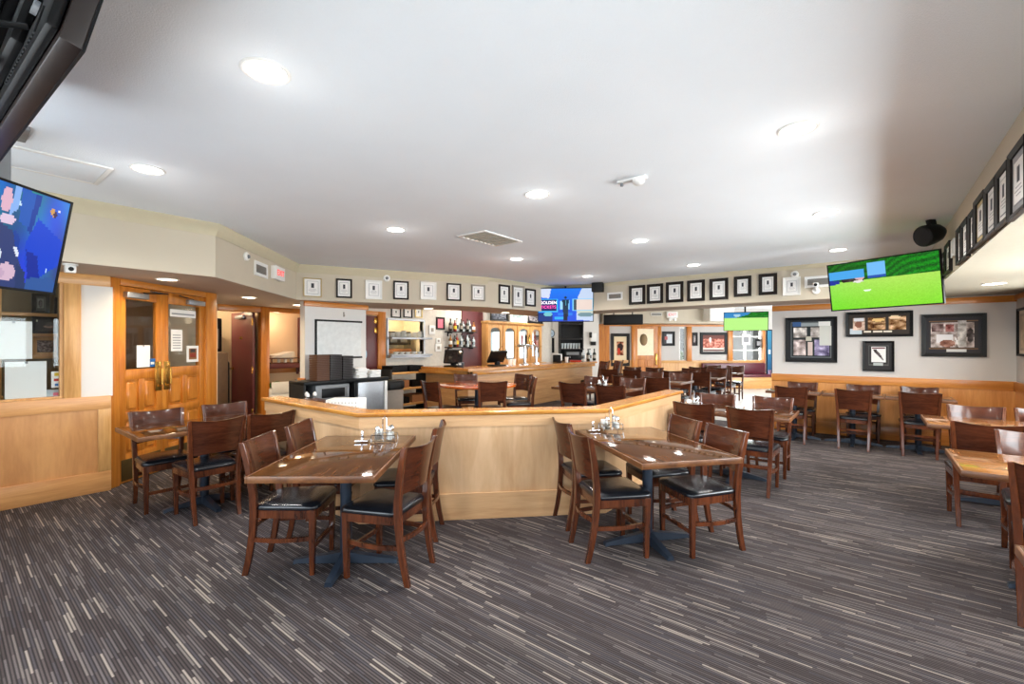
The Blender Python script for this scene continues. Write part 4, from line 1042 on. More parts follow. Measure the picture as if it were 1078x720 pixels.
b = nb(); lathe(b, [(.022, 0), (.022, .008)], (0, 0, 0), 14, Mx=Matrix.Translation((0, -.138, .075)) @ R_); obj('lens', b, M['black'], o)
# small camera under the left soffit
d = FOC * (SOF - EYE) / (HY - 278); r_ = ray(74)
o = thing('ceiling_camera', 'tiny white security camera under the left soffit beside the television', 'camera', (r_[0] * d, r_[1] * d, SOF))
b = nb(); lathe(b, [(.05, 0), (.05, -.012)], seg=18); obj('base', b, M['white_plastic'], o)
b = nb(); box(b, (-.035, -.035, -.075), (.035, .035, -.012), .008); obj('body', b, M['white_plastic'], o)
b = nb(); lathe(b, [(.018, 0), (.018, .008)], seg=12, Mx=Matrix.Translation((.035, -.0, -.045)) @ Matrix.Rotation(PI / 2, 4, 'Y')); obj('lens', b, M['black'], o)

# speakers
a = hit_line(631, *L_BEAM)
o = thing('wall_mount_speaker', 'small black speaker on the beam beside the blue television', 'speaker', (a[0], a[1] - .02, zat(303.5, a[2])), facing(.3, -1))
b = nb(); box(b, (-.11, -.2, -.09), (.11, -.04, .09), .012); obj('cabinet', b, M['black'], o)
b = nb(); box(b, (-.1, -.206, -.08), (.1, -.199, .08), .004); obj('grille', b, M['black_matte'], o)
b = nb(); box(b, (-.03, -.05, -.03), (.03, .03, .03), .004); obj('bracket', b, M['black'], o)
o = thing('ceiling_speaker', 'round black speaker hung where the beam meets the right hand soffit', 'speaker', (.47, 6.02, CEIL - .14), 0, rot=(math.radians(105), 0, math.radians(-50)))
b = nb(); lathe(b, [(.05, -.11), (.085, -.06), (.1, 0), (.105, .07), (.1, .09)], seg=28); obj('shell', b, M['black'], o)
b = nb(); lathe(b, [(.098, .088), (.09, .1), (.04, .108), (.01, .11)], seg=28); obj('grille', b, M['black_matte'], o)
b = nb(); box(b, (-.025, .08, -.06), (.025, .2, .0), .005); obj('bracket', b, M['black'], o)
o = thing('ceiling_mount_speaker_bar', 'long black speaker bar hung under the beam left of the far exit sign', 'speaker', (-4.25, 9.32, 2.0), facing(.45, -1))
b = nb(); box(b, (-.42, -.1, -.11), (.42, .1, .11), .02); obj('cabinet', b, M['black'], o)
b = nb(); box(b, (-.4, -.106, -.09), (.4, -.099, .09), .004); obj('grille', b, M['black_matte'], o)
b = nb(); tube(b, [(-.2, 0, .1), (-.2, 0, .67)], .012); tube(b, [(.2, 0, .1), (.2, 0, .67)], .012); obj('hanger', b, M['black'], o)

# ------------------------------------------------------------ televisions
def tv(label, Mx, w, h, f, nx, ny, mount=None, group=None, lettering=None):
    o = thing('wall_tv', label, 'television', group=group)
    o.matrix_world = Mx
    b = nb(); t = .014
    box(b, (-w / 2, -.012, -h / 2), (w / 2, .03, h / 2), .006); box(b, (-w * .32, .03, -h * .36), (w * .32, .065, h * .2), .015)
    obj('housing', b, M['black'], o)
    obj('bezel', frame_bars(nb(), w, h, t, .008, -.0115), M['black'], o, smooth=20)
    s = picture('screen', w - 1.6 * t, h - 1.6 * t, nx, ny, f, M['screen'], o, -.0145, thick=.003)
    if lettering:
        for wd, x, z, sz, m_ in lettering: words('screen_lettering', wd, sz, M[m_], s, (x, -.0165, z), .001)
    if mount:
        b = nb()
        for q in mount: tube(b, q, .022, 10)
        box(b, (-.12, .06, -.12), (.12, .085, .12), .006)
        obj('mount', b, M['black'], o)
    return o
def frame_matrix(c, n, tilt, roll=0):
    """local -Y looks along horizontal n, tipped down by tilt degrees"""
    n = Vector((n[0], n[1], 0)).normalized(); t = math.radians(tilt)
    nn = n * math.cos(t) - Vector((0, 0, 1)) * math.sin(t); up = n * math.sin(t) + Vector((0, 0, 1)) * math.cos(t)
    y = -nn; x = y.cross(up)
    return Matrix(((x.x, y.x, up.x, c[0]), (x.y, y.y, up.y, c[1]), (x.z, y.z, up.z, c[2]), (0, 0, 0, 1))) @ Matrix.Rotation(math.radians(roll), 4, 'Y'), x, up
blue = lambda u, v: (20 + 30 * u, 70 + 40 * v + 18 * math.sin(9 * u + 5 * v), 170 + 40 * math.sin(5 * u - 3 * v))
# left: players in blue
Mx, x_, up_ = frame_matrix((0, 0, 0), (.74, .67), 10.6)
c = Vector((-4.0, .53, 2.36)) - x_ * .54 - up_ * .3
Mx.translation = c
f1 = painter(blue, [('p', [(.16, 1), (.42, .98), (.36, .62), (.2, .66)], (26, 84, 176)), ('p', [(.4, .98), (.5, .97), (.42, .55), (.36, .6)], (10, 56, 150)), ('p', [(.5, .74), (.99, .56), (.99, .3), (.6, .1), (.42, .24), (.36, .46)], (12, 64, 200)), ('p', [(.4, .4), (.6, .36), (.7, .14), (.5, .12)], (8, 40, 150)), ('p', [(.5, .12), (.9, .16), (1, .1), (1, 0), (.46, 0)], (44, 84, 150)), ('p', [(.07, 1), (.16, 1), (.15, .78), (.06, .7), (.03, .74)], (130, 170, 230)), ('e', -.03, .84, .08, .12, (214, 170, 190)), ('e', .03, .66, .12, .05, (214, 190, 214)), ('p', [(-.1, .62), (.14, .56), (.26, .46), (.3, .3), (.4, .16), (.5, 0), (-.1, 0)], (46, 60, 112)), ('p', [(.14, .58), (.26, .52), (.3, .34), (.2, .44)], (20, 60, 150)), ('p', [(.28, .26), (.44, .18), (.5, 0), (.34, 0)], (36, 54, 100)), ('p', [(.2, .4), (.24, .42), (.3, .33), (.27, .31)], (216, 222, 236)), ('e', 0, .31, .045, .045, (216, 222, 236)), ('e', .15, .15, .14, .09, (206, 176, 196)), ('e', .06, .13, .08, .05, (190, 160, 186)), ('p', [(.66, .86), (.72, .9), (.78, .84), (.73, .8)], (200, 150, 80)), ('e', .765, .83, .035, .035, (60, 40, 80)), ('r', .81, .87, .85, .89, (230, 230, 240)), ('e', .17, .84, .02, .02, (190, 220, 250)), ('r', .78, .2, .8, .26, (180, 210, 246))])
tv('television on the left showing a figure in a blue jersey', Mx, 1.08, .6, lambda u, v: f1((u - .66) / .34, v), 150, 44, [[(0, .075, .1), (-.1, .3, .24), (-.2, .45, .3)]])
# right: golf on green
def grass(u, v):
    n = random.uniform(-5, 5); return (112 + 70 * v + n + 16 * math.sin(u * 2.2), 214 + 10 * v + n, 40 + 80 * v + n)
def trees(u, v):
    k = random.uniform(0, 1) * .5 + .25 + .25 * math.sin(u * 40 - v * 50 + 3 * math.sin(u * 11)); return (6 + 18 * k, 60 + 110 * k * (.5 + .5 * u), 10 + 14 * k)
golf = [('r', 0, .6, 1, 1, trees), ('p', [(.0, .55), (.1, .57), (.1, .64), (0, .66)], (30, 50, 150)), ('p', [(.12, .6), (.34, .58), (.36, .68), (.26, .72), (.12, .68)], dk), ('e', .31, .66, .045, .05, (214, 170, 170)), ('e', .29, .585, .05, .025, (226, 220, 216)), ('r', .0, .66, .35, .84, (70, 160, 226)), ('r', .39, .62, .55, .7, (40, 80, 170)), ('r', .39, .67, .55, .94, (110, 180, 236)), ('e', .37, .38, .035, .02, (230, 246, 226))]
Mx, x_, up_ = frame_matrix((0, 0, 0), (-.358, -.934), 10)
Mx.translation = Vector((.58, 6.5, 2.45)) - x_ * .53 - up_ * .29
Mx = Mx @ Matrix.Rotation(math.radians(-0.8), 4, 'Y')
tv('television under the ceiling at right showing a bright green golf course', Mx, 1.07, .58, painter(grass, golf), 96, 56, [[(0, .07, .05), (.05, .25, .12), (.2, .4, .2)]], None, [('', 0, 0, .02, 'white_lit')][:0])
# middle: game show
Mx, x_, up_ = frame_matrix((-4.86, 7.92, 2.262), (.527, -.857), 2)
stage = painter(lambda u, v: (10 + 20 * v, 70 + 50 * v, 215 + 20 * v), [('p', [(0, .75), (.2, .7), (.24, 1), (0, 1)], (205, 214, 236)), ('p', [(.72, .72), (.8, 1), (1, 1), (1, .0), (.7, .05)], (190, 206, 232)), ('e', .9, .3, .2, .12, (200, 206, 190)), ('e', .86, .2, .14, .07, (110, 140, 150)), ('r', 0, 0, .26, .26, (6, 44, 120)), ('e', .18, .22, .08, .07, (110, 190, 200)), ('r', .0, .29, .36, .68, (60, 180, 240)), ('r', .0, .32, .34, .65, (24, 26, 96)), ('r', .63, .32, 1, .68, (120, 200, 240)), ('r', .65, .34, .73, .65, (56, 70, 82)), ('r', .7, .34, .99, .65, (226, 206, 196)), ('r', .4, .36, .45, .62, (150, 210, 246)), ('r', .55, .36, .58, .64, (120, 190, 240)), ('r', .3, .06, .46, .14, (40, 170, 240)), ('r', .36, .18, .62, .26, (30, 120, 230)), ('e', .5, .72, .022, .05, (24, 50, 70)), ('p', [(.44, .66), (.56, .66), (.55, .36), (.54, .02), (.46, .02), (.455, .36)], (14, 44, 70)), ('r', .497, .48, .512, .64, (70, 150, 170)), ('r', .46, .02, .54, .22, (14, 14, 40))])
tv('television over the bar corner showing a blue quiz stage', Mx, 1.13, .69, stage, 80, 50, [[(0, .075, .05), (0, .2, .2), (0, .25, .4)]], None, [('GOLDEN', -.35, .045, .085, 'white_lit'), ('TICKETS', -.35, -.045, .085, 'pink_lit')])
# far room
rr = ray(785); Mx, x_, up_ = frame_matrix((rr[0] * 12, rr[1] * 12, 2.07), (.3, -1), 6)
tv('small far room television showing green golf over the window', Mx, 1.06, .5, painter(lambda u, v: (180, 236, 130), [('r', 0, .72, 1, 1, trees), ('p', [(0, .72), (.3, .72), (.55, .86), (.6, 1), (0, 1)], (50, 130, 190)), ('e', .3, .84, .08, .08, (160, 200, 220))]), 40, 20, [[(0, .07, .0), (0, .15, .2), (0, .2, .62)]])
# near television seen from behind, hanging off the back wall
Mx, x_, up_ = frame_matrix((0, 0, 0), (-.06, 1), 13)
Mx.translation = Vector((-1.5, .2, 2.17)) + x_ * .72 + up_ * .26
o = thing('wall_tv', 'back of a black television hanging at the upper left photo corner', 'television'); o.matrix_world = Mx
b = nb(); box(b, (-.72, -.022, -.26), (.72, .022, .26), .004); obj('housing', b, M['dark_brown'], o)
obj('bezel', frame_bars(nb(), 1.444, .524, .016, .006, -.02), M['black'], o, smooth=20)
b = nb(); box(b, (-.7, .022, -.235), (.7, .05, .2), .012); box(b, (-.4, .05, -.17), (.4, .085, .12), .02); obj('back_cover', b, M['black'], o)
b = nb()
for k in range(16): box(b, (-.56 + k * .026, .0495, -.2), (-.548 + k * .026, .054, -.12), .001)
obj('vent_slots', b, M['black_matte'], o)
b = nb(); box(b, (-.56, .05, .02), (-.36, .056, .12), .002); box(b, (.2, .05, .08), (.42, .056, .16), .002); obj('sticker', b, mat('bluish_grey_label', rgb(86, 98, 120), 0.4), o)
b = nb()
for s in (-.2, .2): box(b, (s - .02, .084, -.22), (s + .02, .11, .2), .003)
box(b, (-.24, .11, -.05), (.24, .125, .05), .003); tube(b, [(0, .12, 0), (.06, .4, .02), (0, .76, .06)], .026, 10); obj('mount', b, M['black'], o)
b = nb(); tube(b, [(-.45, .06, -.14), (-.42, .14, -.18), (-.3, .16, -.12), (-.1, .13, -.18), (.15, .12, -.12)], .008, 8); obj('cable', b, M['black'], o)
b = nb(); tube(b, [(-.4, .085, .1), (-.38, .16, .0), (-.46, .12, -.14)], .007, 8); obj('cable', b, M['black'], o)
b = nb(); lathe(b, [(.02, 0), (.02, .012)], seg=14, Mx=Matrix.Translation((-.47, .055, -.09)) @ Matrix.Rotation(-PI / 2, 4, 'X')); obj('round_connector', b, M['steel'], o)
# pole that carries the left television
o = thing('ceiling_mount_pole', 'grey ceiling pole above the left television at the photo edge', 'mount', (-3.82, .2, CEIL))
b = nb(); box(b, (-.13, -.13, -.02), (.13, .13, 0), .004); obj('flange', b, M['grey_plastic'], o)
b = nb(); box(b, (-.06, -.06, -.36), (.06, .06, -.02), .006); obj('pole', b, M['grey_plastic'], o)
M['menu_brown'] = mat('brown_menu_edge', rgb(92, 58, 38), .6)
# ------------------------------------------------------------ loose things
RX = Matrix.Rotation(PI / 2, 4, 'X')
# condiment caddies on the tables
def make_caddy():
    o = thing('condiment_caddy', '', 'condiment caddy')
    b = nb(); W, D = .085, .055
    for z in (.008, .05):
        tube(b, [(-W, -D, z), (W, -D, z), (W, D, z), (-W, D, z)], .0028, 6, True)
    for x in (-W, W):
        for y in (-D, D): tube(b, [(x, y, .0), (x, y, .05)], .0028, 6)
    for k in range(5): tube(b, [(-W + 2 * W * k / 4, -D, .008), (-W + 2 * W * k / 4, D, .008)], .002, 6)
    tube(b, [(-.014, 0, .008), (-.014, 0, .165), (0, 0, .185), (.014, 0, .165), (.014, 0, .008)], .0035, 8)
    obj('wire_rack', b, M['chrome'], o)
    for x, y, m in ((.045, -.026, 'white_plastic'), (-.045, -.026, 'grey_frame'), (.045, .028, 'white_plastic')):
        b = nb(); lathe(b, [(.018, .012), (.022, .018), (.021, .06), (.017, .082), (.017, .086)], (x, y, 0), 14); j = obj('shaker', b, M['jar_glass'], o)
        b = nb(); lathe(b, [(.0155, .015), (.018, .02), (.0175, .058), (.012, .06)], (x, y, 0), 12); obj('contents', b, M[m], j)
        b = nb(); lathe(b, [(.0185, .084), (.0185, .1), (.013, .112), (.003, .114)], (x, y, 0), 14); obj('lid', b, M['chrome'], j)
    b = nb()
    for k in range(6): box(b, (-.068 + k * .008, .008, .012), (-.0625 + k * .008, .052, .082), .001)
    obj('sugar_packets', b, M['paper'], o)
    b = nb(); box(b, (-.21, -.045, .0), (-.115, .045, .01), .003); box(b, (-.17, -.012, .01), (-.155, .012, .075), .003); obj('card_clip', b, M['chrome'], o)
    return o
cad = make_caddy()
cl = [(-2.84, 2.07, .7355, 40, 'chrome condiment caddy with glass shakers on the middle dining table'), (-1.72, 3.53, .7355, 50, 'chrome condiment caddy with glass shakers on the table at the half wall bend'),
      (-1.6, 5.42, .7355, 80, 'chrome condiment caddy on the table at the half wall end'), (-3.02, 5.93, .8355, 20, 'chrome condiment caddy on the bar platform table behind the half wall bend'),
      (.99, 8.42, .7355, 0, 'chrome condiment caddy on the small wall table nearest the corner')][:4]
for k, (x, y, z, a, lb) in enumerate(cl):
    if k == 0: cad.location = (x, y, z); cad.rotation_euler = (0, 0, math.radians(a)); cad['label'] = lb; cad['group'] = 'condiment caddies'
    else: dup(cad, (x, y, z), math.radians(a), lb, 'condiment caddies')

# ---- left display window: shelves, framed photos, papers
for z, lb in ((1.745, 'upper'), (1.545, 'middle'), (1.33, 'lower')):
    o = thing('wall_shelf', 'thin %s wooden shelf inside the left display window' % lb, 'shelf', (-6.615, .3, z), 0, 'display shelves')
    b = nb(); box(b, (0, -.85, -.012), (.2, .455, .012), .003); obj('board', b, M['oak_h'], o)
    b = nb(); box(b, (.2, -.85, -.016), (.21, .455, .016), .002); obj('lipping', b, M['oak_h'], o)
o = thing('wall_shelf_post', 'narrow oak upright dividing the left display window shelves', 'upright', (-6.395, .36, .94))
b = nb(); box(b, (-.012, -.02, 0), (.012, .02, 1.08), .003); obj('post', b, M['oak'], o); b = nb(); box(b, (-.02, -.03, 0), (.02, .03, .03), .003); obj('foot', b, M['oak'], o)
def display(px0, px1, z0, h, fm, f, lb, t=.03):
    y0_, y1_ = hit_x(px0, -6.5)[1], hit_x(px1, -6.5)[1]; w = y1_ - y0_
    o = collage((-6.5, (y0_ + y1_) / 2, z0 + h / 2), w, h, facing(1, 0), fm, f, lb, t, 30, 24, 'framed photos in the display window')
    return o
display(33, 52, 1.76, .2, 'black', painter((60, 56, 50), [('r', .2, .2, .8, .85, (120, 118, 110)), ('e', .5, .5, .2, .25, dk)]), 'black framed photo on the top shelf of the left display window')
display(57, 67, 1.76, .17, 'dark_frame', painter((150, 170, 190), [('r', .2, .1, .8, .6, dk)]), 'small pale framed photo on the top shelf, close to the oak post')
display(33, 66, 1.56, .17, 'black', painter((44, 38, 36), [('e', .55, .4, .22, .1, (150, 120, 110)), ('e', .55, .6, .12, .2, (80, 70, 68)), ('r', .03, .8, .1, .95, (240, 230, 200))]), 'wide black framed photo on the middle shelf of the left display window')
display(34, 61, 1.345, .18, 'oak', painter((90, 74, 60), [('r', .05, .1, .95, .9, mottled((110, 90, 84), 60))]), 'oak framed team photo on the lower shelf of the left display window')
def sheet(name, px0, py0, px1, py1, X, m, lb, cat, extra=None):
    a = hit_x(px0, X); c = hit_x(px1, X); dm = (a[2] + c[2]) / 2; y_ = (a[1] + c[1]) / 2; w = c[1] - a[1]; zt, zb = zat(py0, dm), zat(py1, dm)
    o = thing(name, lb, cat, (X, y_, (zt + zb) / 2), facing(1, 0))
    b = nb(); box(b, (-w / 2, 0, -(zt - zb) / 2), (w / 2, .003, (zt - zb) / 2)); obj('sheet', b, M[m], o)
    if extra:
        for (x0, z0, x1, z1, mm) in extra:
            b = nb(); box(b, (w * (x0 - .5), -.002, (zt - zb) * (z0 - .5)), (w * (x1 - .5), 0, (zt - zb) * (z1 - .5))); obj('printed_block', b, M[mm], o)
    return o
tape = [(.46, .94, .54, 1.0, 'ink_line')]
sheet('sign_paper', -6, 338, 34, 378, -6.04, 'paper', 'blank white paper sheet behind the left display window, upper one', 'paper', tape)
sheet('sign_paper', 5, 380.5, 49, 421, -6.045, 'paper', 'blank white paper sheet behind the left display window, lower one', 'paper', tape)
sheet('sign_brochure', 54, 391, 64.5, 408, -6.05, 'paper', 'small white leaflet with yellow and red blocks in the left display window', 'leaflet', [(.3, .72, .8, .92, 'yellow'), (.25, .4, .8, .56, 'red'), (.35, .1, .7, .25, 'blue')])
sheet('sign_brochure', 48.5, 410, 64.5, 421, -6.055, 'bottle_clear', 'grey leaflet lying low in the display window corner', 'leaflet', [(.45, .4, .85, .7, 'pink'), (.1, .1, .4, .3, 'ink')])
# notices on the double doors (stuck to the glass)
def door_sheet(px0, py0, px1, py1, m, lb, extra=None, off=-.012):
    P, u = pt(*L_DOOR, 0, off), U_DOOR
    a = hit_line(px0, P, u); c = hit_line(px1, P, u); dm = (a[2] + c[2]) / 2; w = math.hypot(a[0] - c[0], a[1] - c[1]); zt, zb = zat(py0, dm), zat(py1, dm)
    o = thing('sign_notice', lb, 'notice', ((a[0] + c[0]) / 2, (a[1] + c[1]) / 2, (zt + zb) / 2), facing(u[1], -u[0]))
    b = nb(); box(b, (-w / 2, 0, -(zt - zb) / 2), (w / 2, .002, (zt - zb) / 2)); obj('sheet', b, M[m], o)
    for (x0, z0, x1, z1, mm) in extra or [(.45, .93, .55, 1, 'ink_line')]:
        b = nb(); box(b, (w * (x0 - .5), -.0015, (zt - zb) * (z0 - .5)), (w * (x1 - .5), 0, (zt - zb) * (z1 - .5))); obj('printed_block', b, M[mm], o)
lines = [(.15, .12 + .12 * k, .85, .16 + .12 * k, 'ink_line') for k in range(6)]
door_sheet(144, 363.5, 158, 386.5, 'paper', 'blank white sheet on the glass of the left amber door')
door_sheet(157.5, 377.5, 163.5, 386, 'blue', 'small blue sticker at the glass corner of the left amber door', [(.2, .3, .8, .6, 'white_plastic')])
door_sheet(180, 347, 192, 369.5, 'paper', 'white printed notice on the glass of the right amber door', lines)
door_sheet(196.5, 364, 209, 381, 'paper', 'white edged picture notice low on the right amber door glass', [(.18, .16, .82, .84, 'cardboard'), (.25, .3, .75, .55, 'red'), (.3, .6, .7, .8, 'ink')])
door_sheet(179, 326.5, 206, 334, 'paper', 'long white strip notice at the top of the right amber door glass', [(.06, .3, .94, .5, 'ink_line')])
door_sheet(124.5, 380, 128, 389, 'paper', 'small white card at the lower left of the left amber door glass', [(.2, .3, .8, .6, 'ink_line')])

# ---- back room and alcove
o = thing('vending_cabinet', 'tall grey and tan cabinet seen through the maroon door opening', 'cabinet', (-9.9, 3.05, 0))
b = nb(); box(b, (-.3, -.45, 0), (.3, .4, 1.3), .02); obj('body', b, mat('tan_panel', rgb(150, 128, 104), .5), o)
b = nb(); box(b, (-.28, -.44, 1.32), (.28, .3, 1.95), .02); obj('hood', b, M['black'], o)
b = nb(); box(b, (.28, -.38, 1.38), (.29, .24, 1.75), .004); obj('front_panel', b, M['grey_frame'], o)
b = nb(); tube(b, [(.2, .3, 1.3), (.24, .42, 1.1), (.22, .43, .2)], .02, 8); obj('side_pipe', b, M['black'], o)
o = thing('hanging_cord', 'black curved cord hanging in the room behind the maroon door', 'cord', (-9.4, 3.16, 2.5))
b = nb(); tube(b, [(0, 0, .1), (0, 0, -.15), (.02, -.06, -.4), (.02, .0, -.65)], .02, 10); obj('cord', b, M['black'], o)
b = nb(); box(b, (-.03, -.03, -.72), (.05, .03, -.64), .01); obj('plug', b, M['black'], o)
al_z = zat(388, 8.5)
o = thing('wall_shelf', 'maroon shelf in the alcove beside the whiteboard partition', 'shelf', (-9.1, 4.12, al_z), 0)
b = nb(); box(b, (0, -.4, 0), (.4, .45, .09), .008); obj('board', b, M['maroon'], o)
b = nb(); box(b, (.04, -.36, -.14), (.08, -.32, 0), .004); box(b, (.04, .36, -.14), (.08, .4, 0), .004); obj('bracket', b, M['maroon'], o)
o = thing('paper_stack', 'untidy stack of white papers on the alcove shelf', 'papers', (-8.85, 4.1, al_z + .2), .1)
for k in range(5):
    b = nb(); box(b, (-.13, -.2, k * .018), (.13, .2, k * .018 + .015), .002, Matrix.Rotation(.12 * (k - 2), 4, 'Z') @ Matrix.Rotation(.04 * k, 4, 'X')); obj('sheet', b, M['paper'], o)
o = thing('wooden_tray', 'dark wooden tray of cups on the alcove shelf under the papers', 'tray', (-8.87, 4.12, al_z + .09))
b = nb(); box(b, (-.16, -.28, 0), (.16, .28, .02), .004); box(b, (-.16, -.28, .09), (.16, .28, .11), .004)
for x in (-.15, .13):
    for y in (-.27, .25): box(b, (x, y, .02), (x + .02, y + .02, .09))
obj('frame', b, M['walnut'], o)
for k in range(3):
    b = nb(); lathe(b, [(.025, .02), (.032, .085), (.028, .085), (.022, .03)], (.08, -.1 + .12 * k, 0), 12); obj('cup', b, M['white_plastic'], o)
zc = zat(409, 8.3)
o = thing('drawer_cabinet', 'white drawer cabinet standing in the alcove', 'cabinet', (-8.8, 4.1, 0))
b = nb(); box(b, (-.28, -.36, .03), (.28, .42, zc), .01); obj('body', b, M['white_plastic'], o)
for k in range(3):
    b = nb(); box(b, (.28, -.34, .08 + k * .24), (.295, .4, .29 + k * .24), .006); dr = obj('drawer', b, M['white_frame'], o)
    b = nb(); tube(b, [(.295, .12, .2 + k * .24), (.32, .13, .2 + k * .24), (.32, .25, .2 + k * .24), (.295, .26, .2 + k * .24)], .006, 8); obj('handle', b, M['grey_plastic'], dr)
o = thing('cloth_bundle', 'green cloth bundle on the white drawer cabinet', 'cloth', (-8.75, 3.96, zc))
b = nb(); lathe(b, [(.1, 0), (.12, .03), (.09, .08), (.03, .1)], seg=14); bmesh.ops.transform(b, matrix=Matrix.Diagonal((1, 1.3, 1, 1)), verts=b.verts)
for v in b.verts: v.co += Vector((random.uniform(-.012, .012), random.uniform(-.012, .012), random.uniform(0, .012)))
obj('cloth', b, M['green'], o)
b = nb(); tube(b, [(-.1, .0, .02), (0, 0, .095), (.1, 0, .02)], .008, 6); obj('strap', b, M['paper'], o)
o = thing('mug', 'white mug on the white drawer cabinet', 'mug', (-8.7, 4.16, zc + .002))
b = nb(); lathe(b, [(.035, 0), (.04, .01), (.04, .1), (.036, .1), (.035, .012)], seg=18); obj('body', b, M['white_plastic'], o)
b = nb(); tube(b, [(0, .038, .02), (0, .07, .035), (0, .07, .07), (0, .038, .085)], .006, 8); obj('handle', b, M['white_plastic'], o)
o = thing('red_tin', 'dark red tin at the right end of the white drawer cabinet', 'tin', (-8.72, 4.34, zc + .002))
b = nb(); lathe(b, [(.045, 0), (.045, .11)], seg=18); obj('body', b, M['bottle_red'], o); b = nb(); lathe(b, [(.047, .11), (.047, .125), (.01, .128)], seg=18); obj('lid', b, M['steel'], o)

# ---- whiteboard and the service station
a = hit_x(333.5, -6.89); c = hit_x(380, -6.89); wbw = c[1] - a[1]; zt, zb = zat(338, a[2]), zat(376, a[2])
o = thing('wall_mount_whiteboard', 'whiteboard with black rim on the pale partition', 'whiteboard', (-6.897, (a[1] + c[1]) / 2, (zt + zb) / 2), facing(1, 0))
b = nb(); box(b, (-wbw / 2, -.012, -(zt - zb) / 2), (wbw / 2, 0, (zt - zb) / 2)); obj('panel', b, mat('whiteboard_enamel', rgb(226, 228, 226), .15), o)
for k, (x0, z0, x1, z1) in enumerate(((-wbw / 2 - .03, -(zt - zb) / 2 - .03, -wbw / 2, (zt - zb) / 2 + .03), (-wbw / 2, (zt - zb) / 2, wbw / 2 + .02, (zt - zb) / 2 + .03), (-wbw / 2, -(zt - zb) / 2 - .03, wbw / 2 + .02, -(zt - zb) / 2))):
    b = nb(); box(b, (x0, -.02, z0), (x1, 0, z1), .003); obj('rim', b, M['black'], o)
a = hit_x(362, -6.895)
o = thing('wall_mount_hook', 'tiny pale hook on the partition above the whiteboard', 'hook', (-6.898, a[1], zat(331, a[2])), facing(1, 0))
b = nb(); box(b, (-.012, -.006, -.04), (.012, 0, .04), .002); obj('plate', b, M['grey_frame'], o); b = nb(); tube(b, [(0, -.006, -.01), (0, -.03, -.03), (0, -.03, .0)], .004, 8); obj('prong', b, M['grey_frame'], o)
SX0, SX1, SZ = -6.86, -6.4, .91
o = thing('service_station', 'black service counter standing before the whiteboard partition', 'counter', (-6.63, 4.0, 0))
b = nb(); box(b, (-.23, -.72, .86), (.23, .75, .91), .006); obj('top', b, M['black'], o)
b = nb(); box(b, (-.22, -.72, 0), (-.2, .75, .86)); box(b, (-.22, -.72, 0), (.22, -.69, .86)); box(b, (-.22, .1, 0), (.22, .12, .86)); box(b, (-.22, -.7, .56), (.22, .1, .59)); box(b, (-.22, -.7, .05), (.22, .1, .08)); box(b, (-.22, .73, 0), (-.14, .75, .86)); obj('carcass', b, M['black_matte'], o)
o = thing('microwave', 'grey microwave with dark window under the service counter top', 'microwave', (-6.62, 3.76, .592))
b = nb(); box(b, (-.18, -.28, 0), (.18, .27, .255), .01); obj('body', b, M['grey_plastic'], o)
b = nb(); box(b, (.18, -.29, .01), (.2, .26, .245), .006); d_ = obj('door', b, M['grey_plastic'], o)
b = nb(); box(b, (.2, -.2, .06), (.204, .18, .2), .003); obj('dark_window', b, M['black'], d_)
b = nb(); tube(b, [(.2, .22, .05), (.23, .22, .06), (.23, .22, .2), (.2, .22, .21)], .007, 8); obj('handle', b, M['steel'], d_)
o = thing('steel_ice_bin', 'brushed steel bin with flat front at the right end of the service counter', 'bin', (-6.52, 4.42, .0))
b = nb(); box(b, (-.1, -.27, .0), (.14, .27, .85), .01); obj('body', b, M['steel'], o); b = nb(); box(b, (.14, .22, .0), (.16, .27, .85), .004); obj('edge_trim', b, M['white_plastic'], o)
# menus
def menu_stack(x, y, n, lb, w, rz=0, cov='dark_brown'):
    o = thing('menu_stack', lb, 'menus', (x, y, SZ), rz, 'stacks of menus on the service counter')
    for k in range(n):
        b = nb(); j = random.uniform(-.004, .004); box(b, (-.12 + j, -w / 2, k * .0245 + .001), (.12 + j, w / 2, k * .0245 + .022), .004); obj('menu', b, M[cov], o)
    return o
menu_stack(-6.56, 3.6, 16, 'tallest stack of brown edged menus at the left end of the service counter', .2, 0, 'menu_brown')
menu_stack(-6.6, 3.83, 16, 'stack of dark brown menus in the middle of the menu stacks', .2)
menu_stack(-6.62, 4.05, 15, 'right hand stack of dark brown menus beside the napkins', .18)
o = thing('napkin_pile', 'loose pile of white napkins on the service counter beside the menus', 'napkins', (-6.6, 4.32, SZ))
for k in range(7):
    b = nb(); box(b, (-.1, -.1, k * .024), (.1, .1, k * .024 + .022), .006, Matrix.Translation((random.uniform(-.02, .02), random.uniform(-.03, .03), 0)) @ Matrix.Rotation(random.uniform(-.3, .3), 4, 'Z')); obj('napkin', b, M['paper'], o)
o = thing('napkin_pile', 'smaller white bundle at the right end of the service counter', 'napkins', (-6.58, 4.56, SZ))
for k in range(4):
    b = nb(); box(b, (-.09, -.1, k * .03), (.09, .1, k * .03 + .028), .01, Matrix.Rotation(random.uniform(-.3, .3), 4, 'Z')); obj('napkin', b, M['paper'], o)
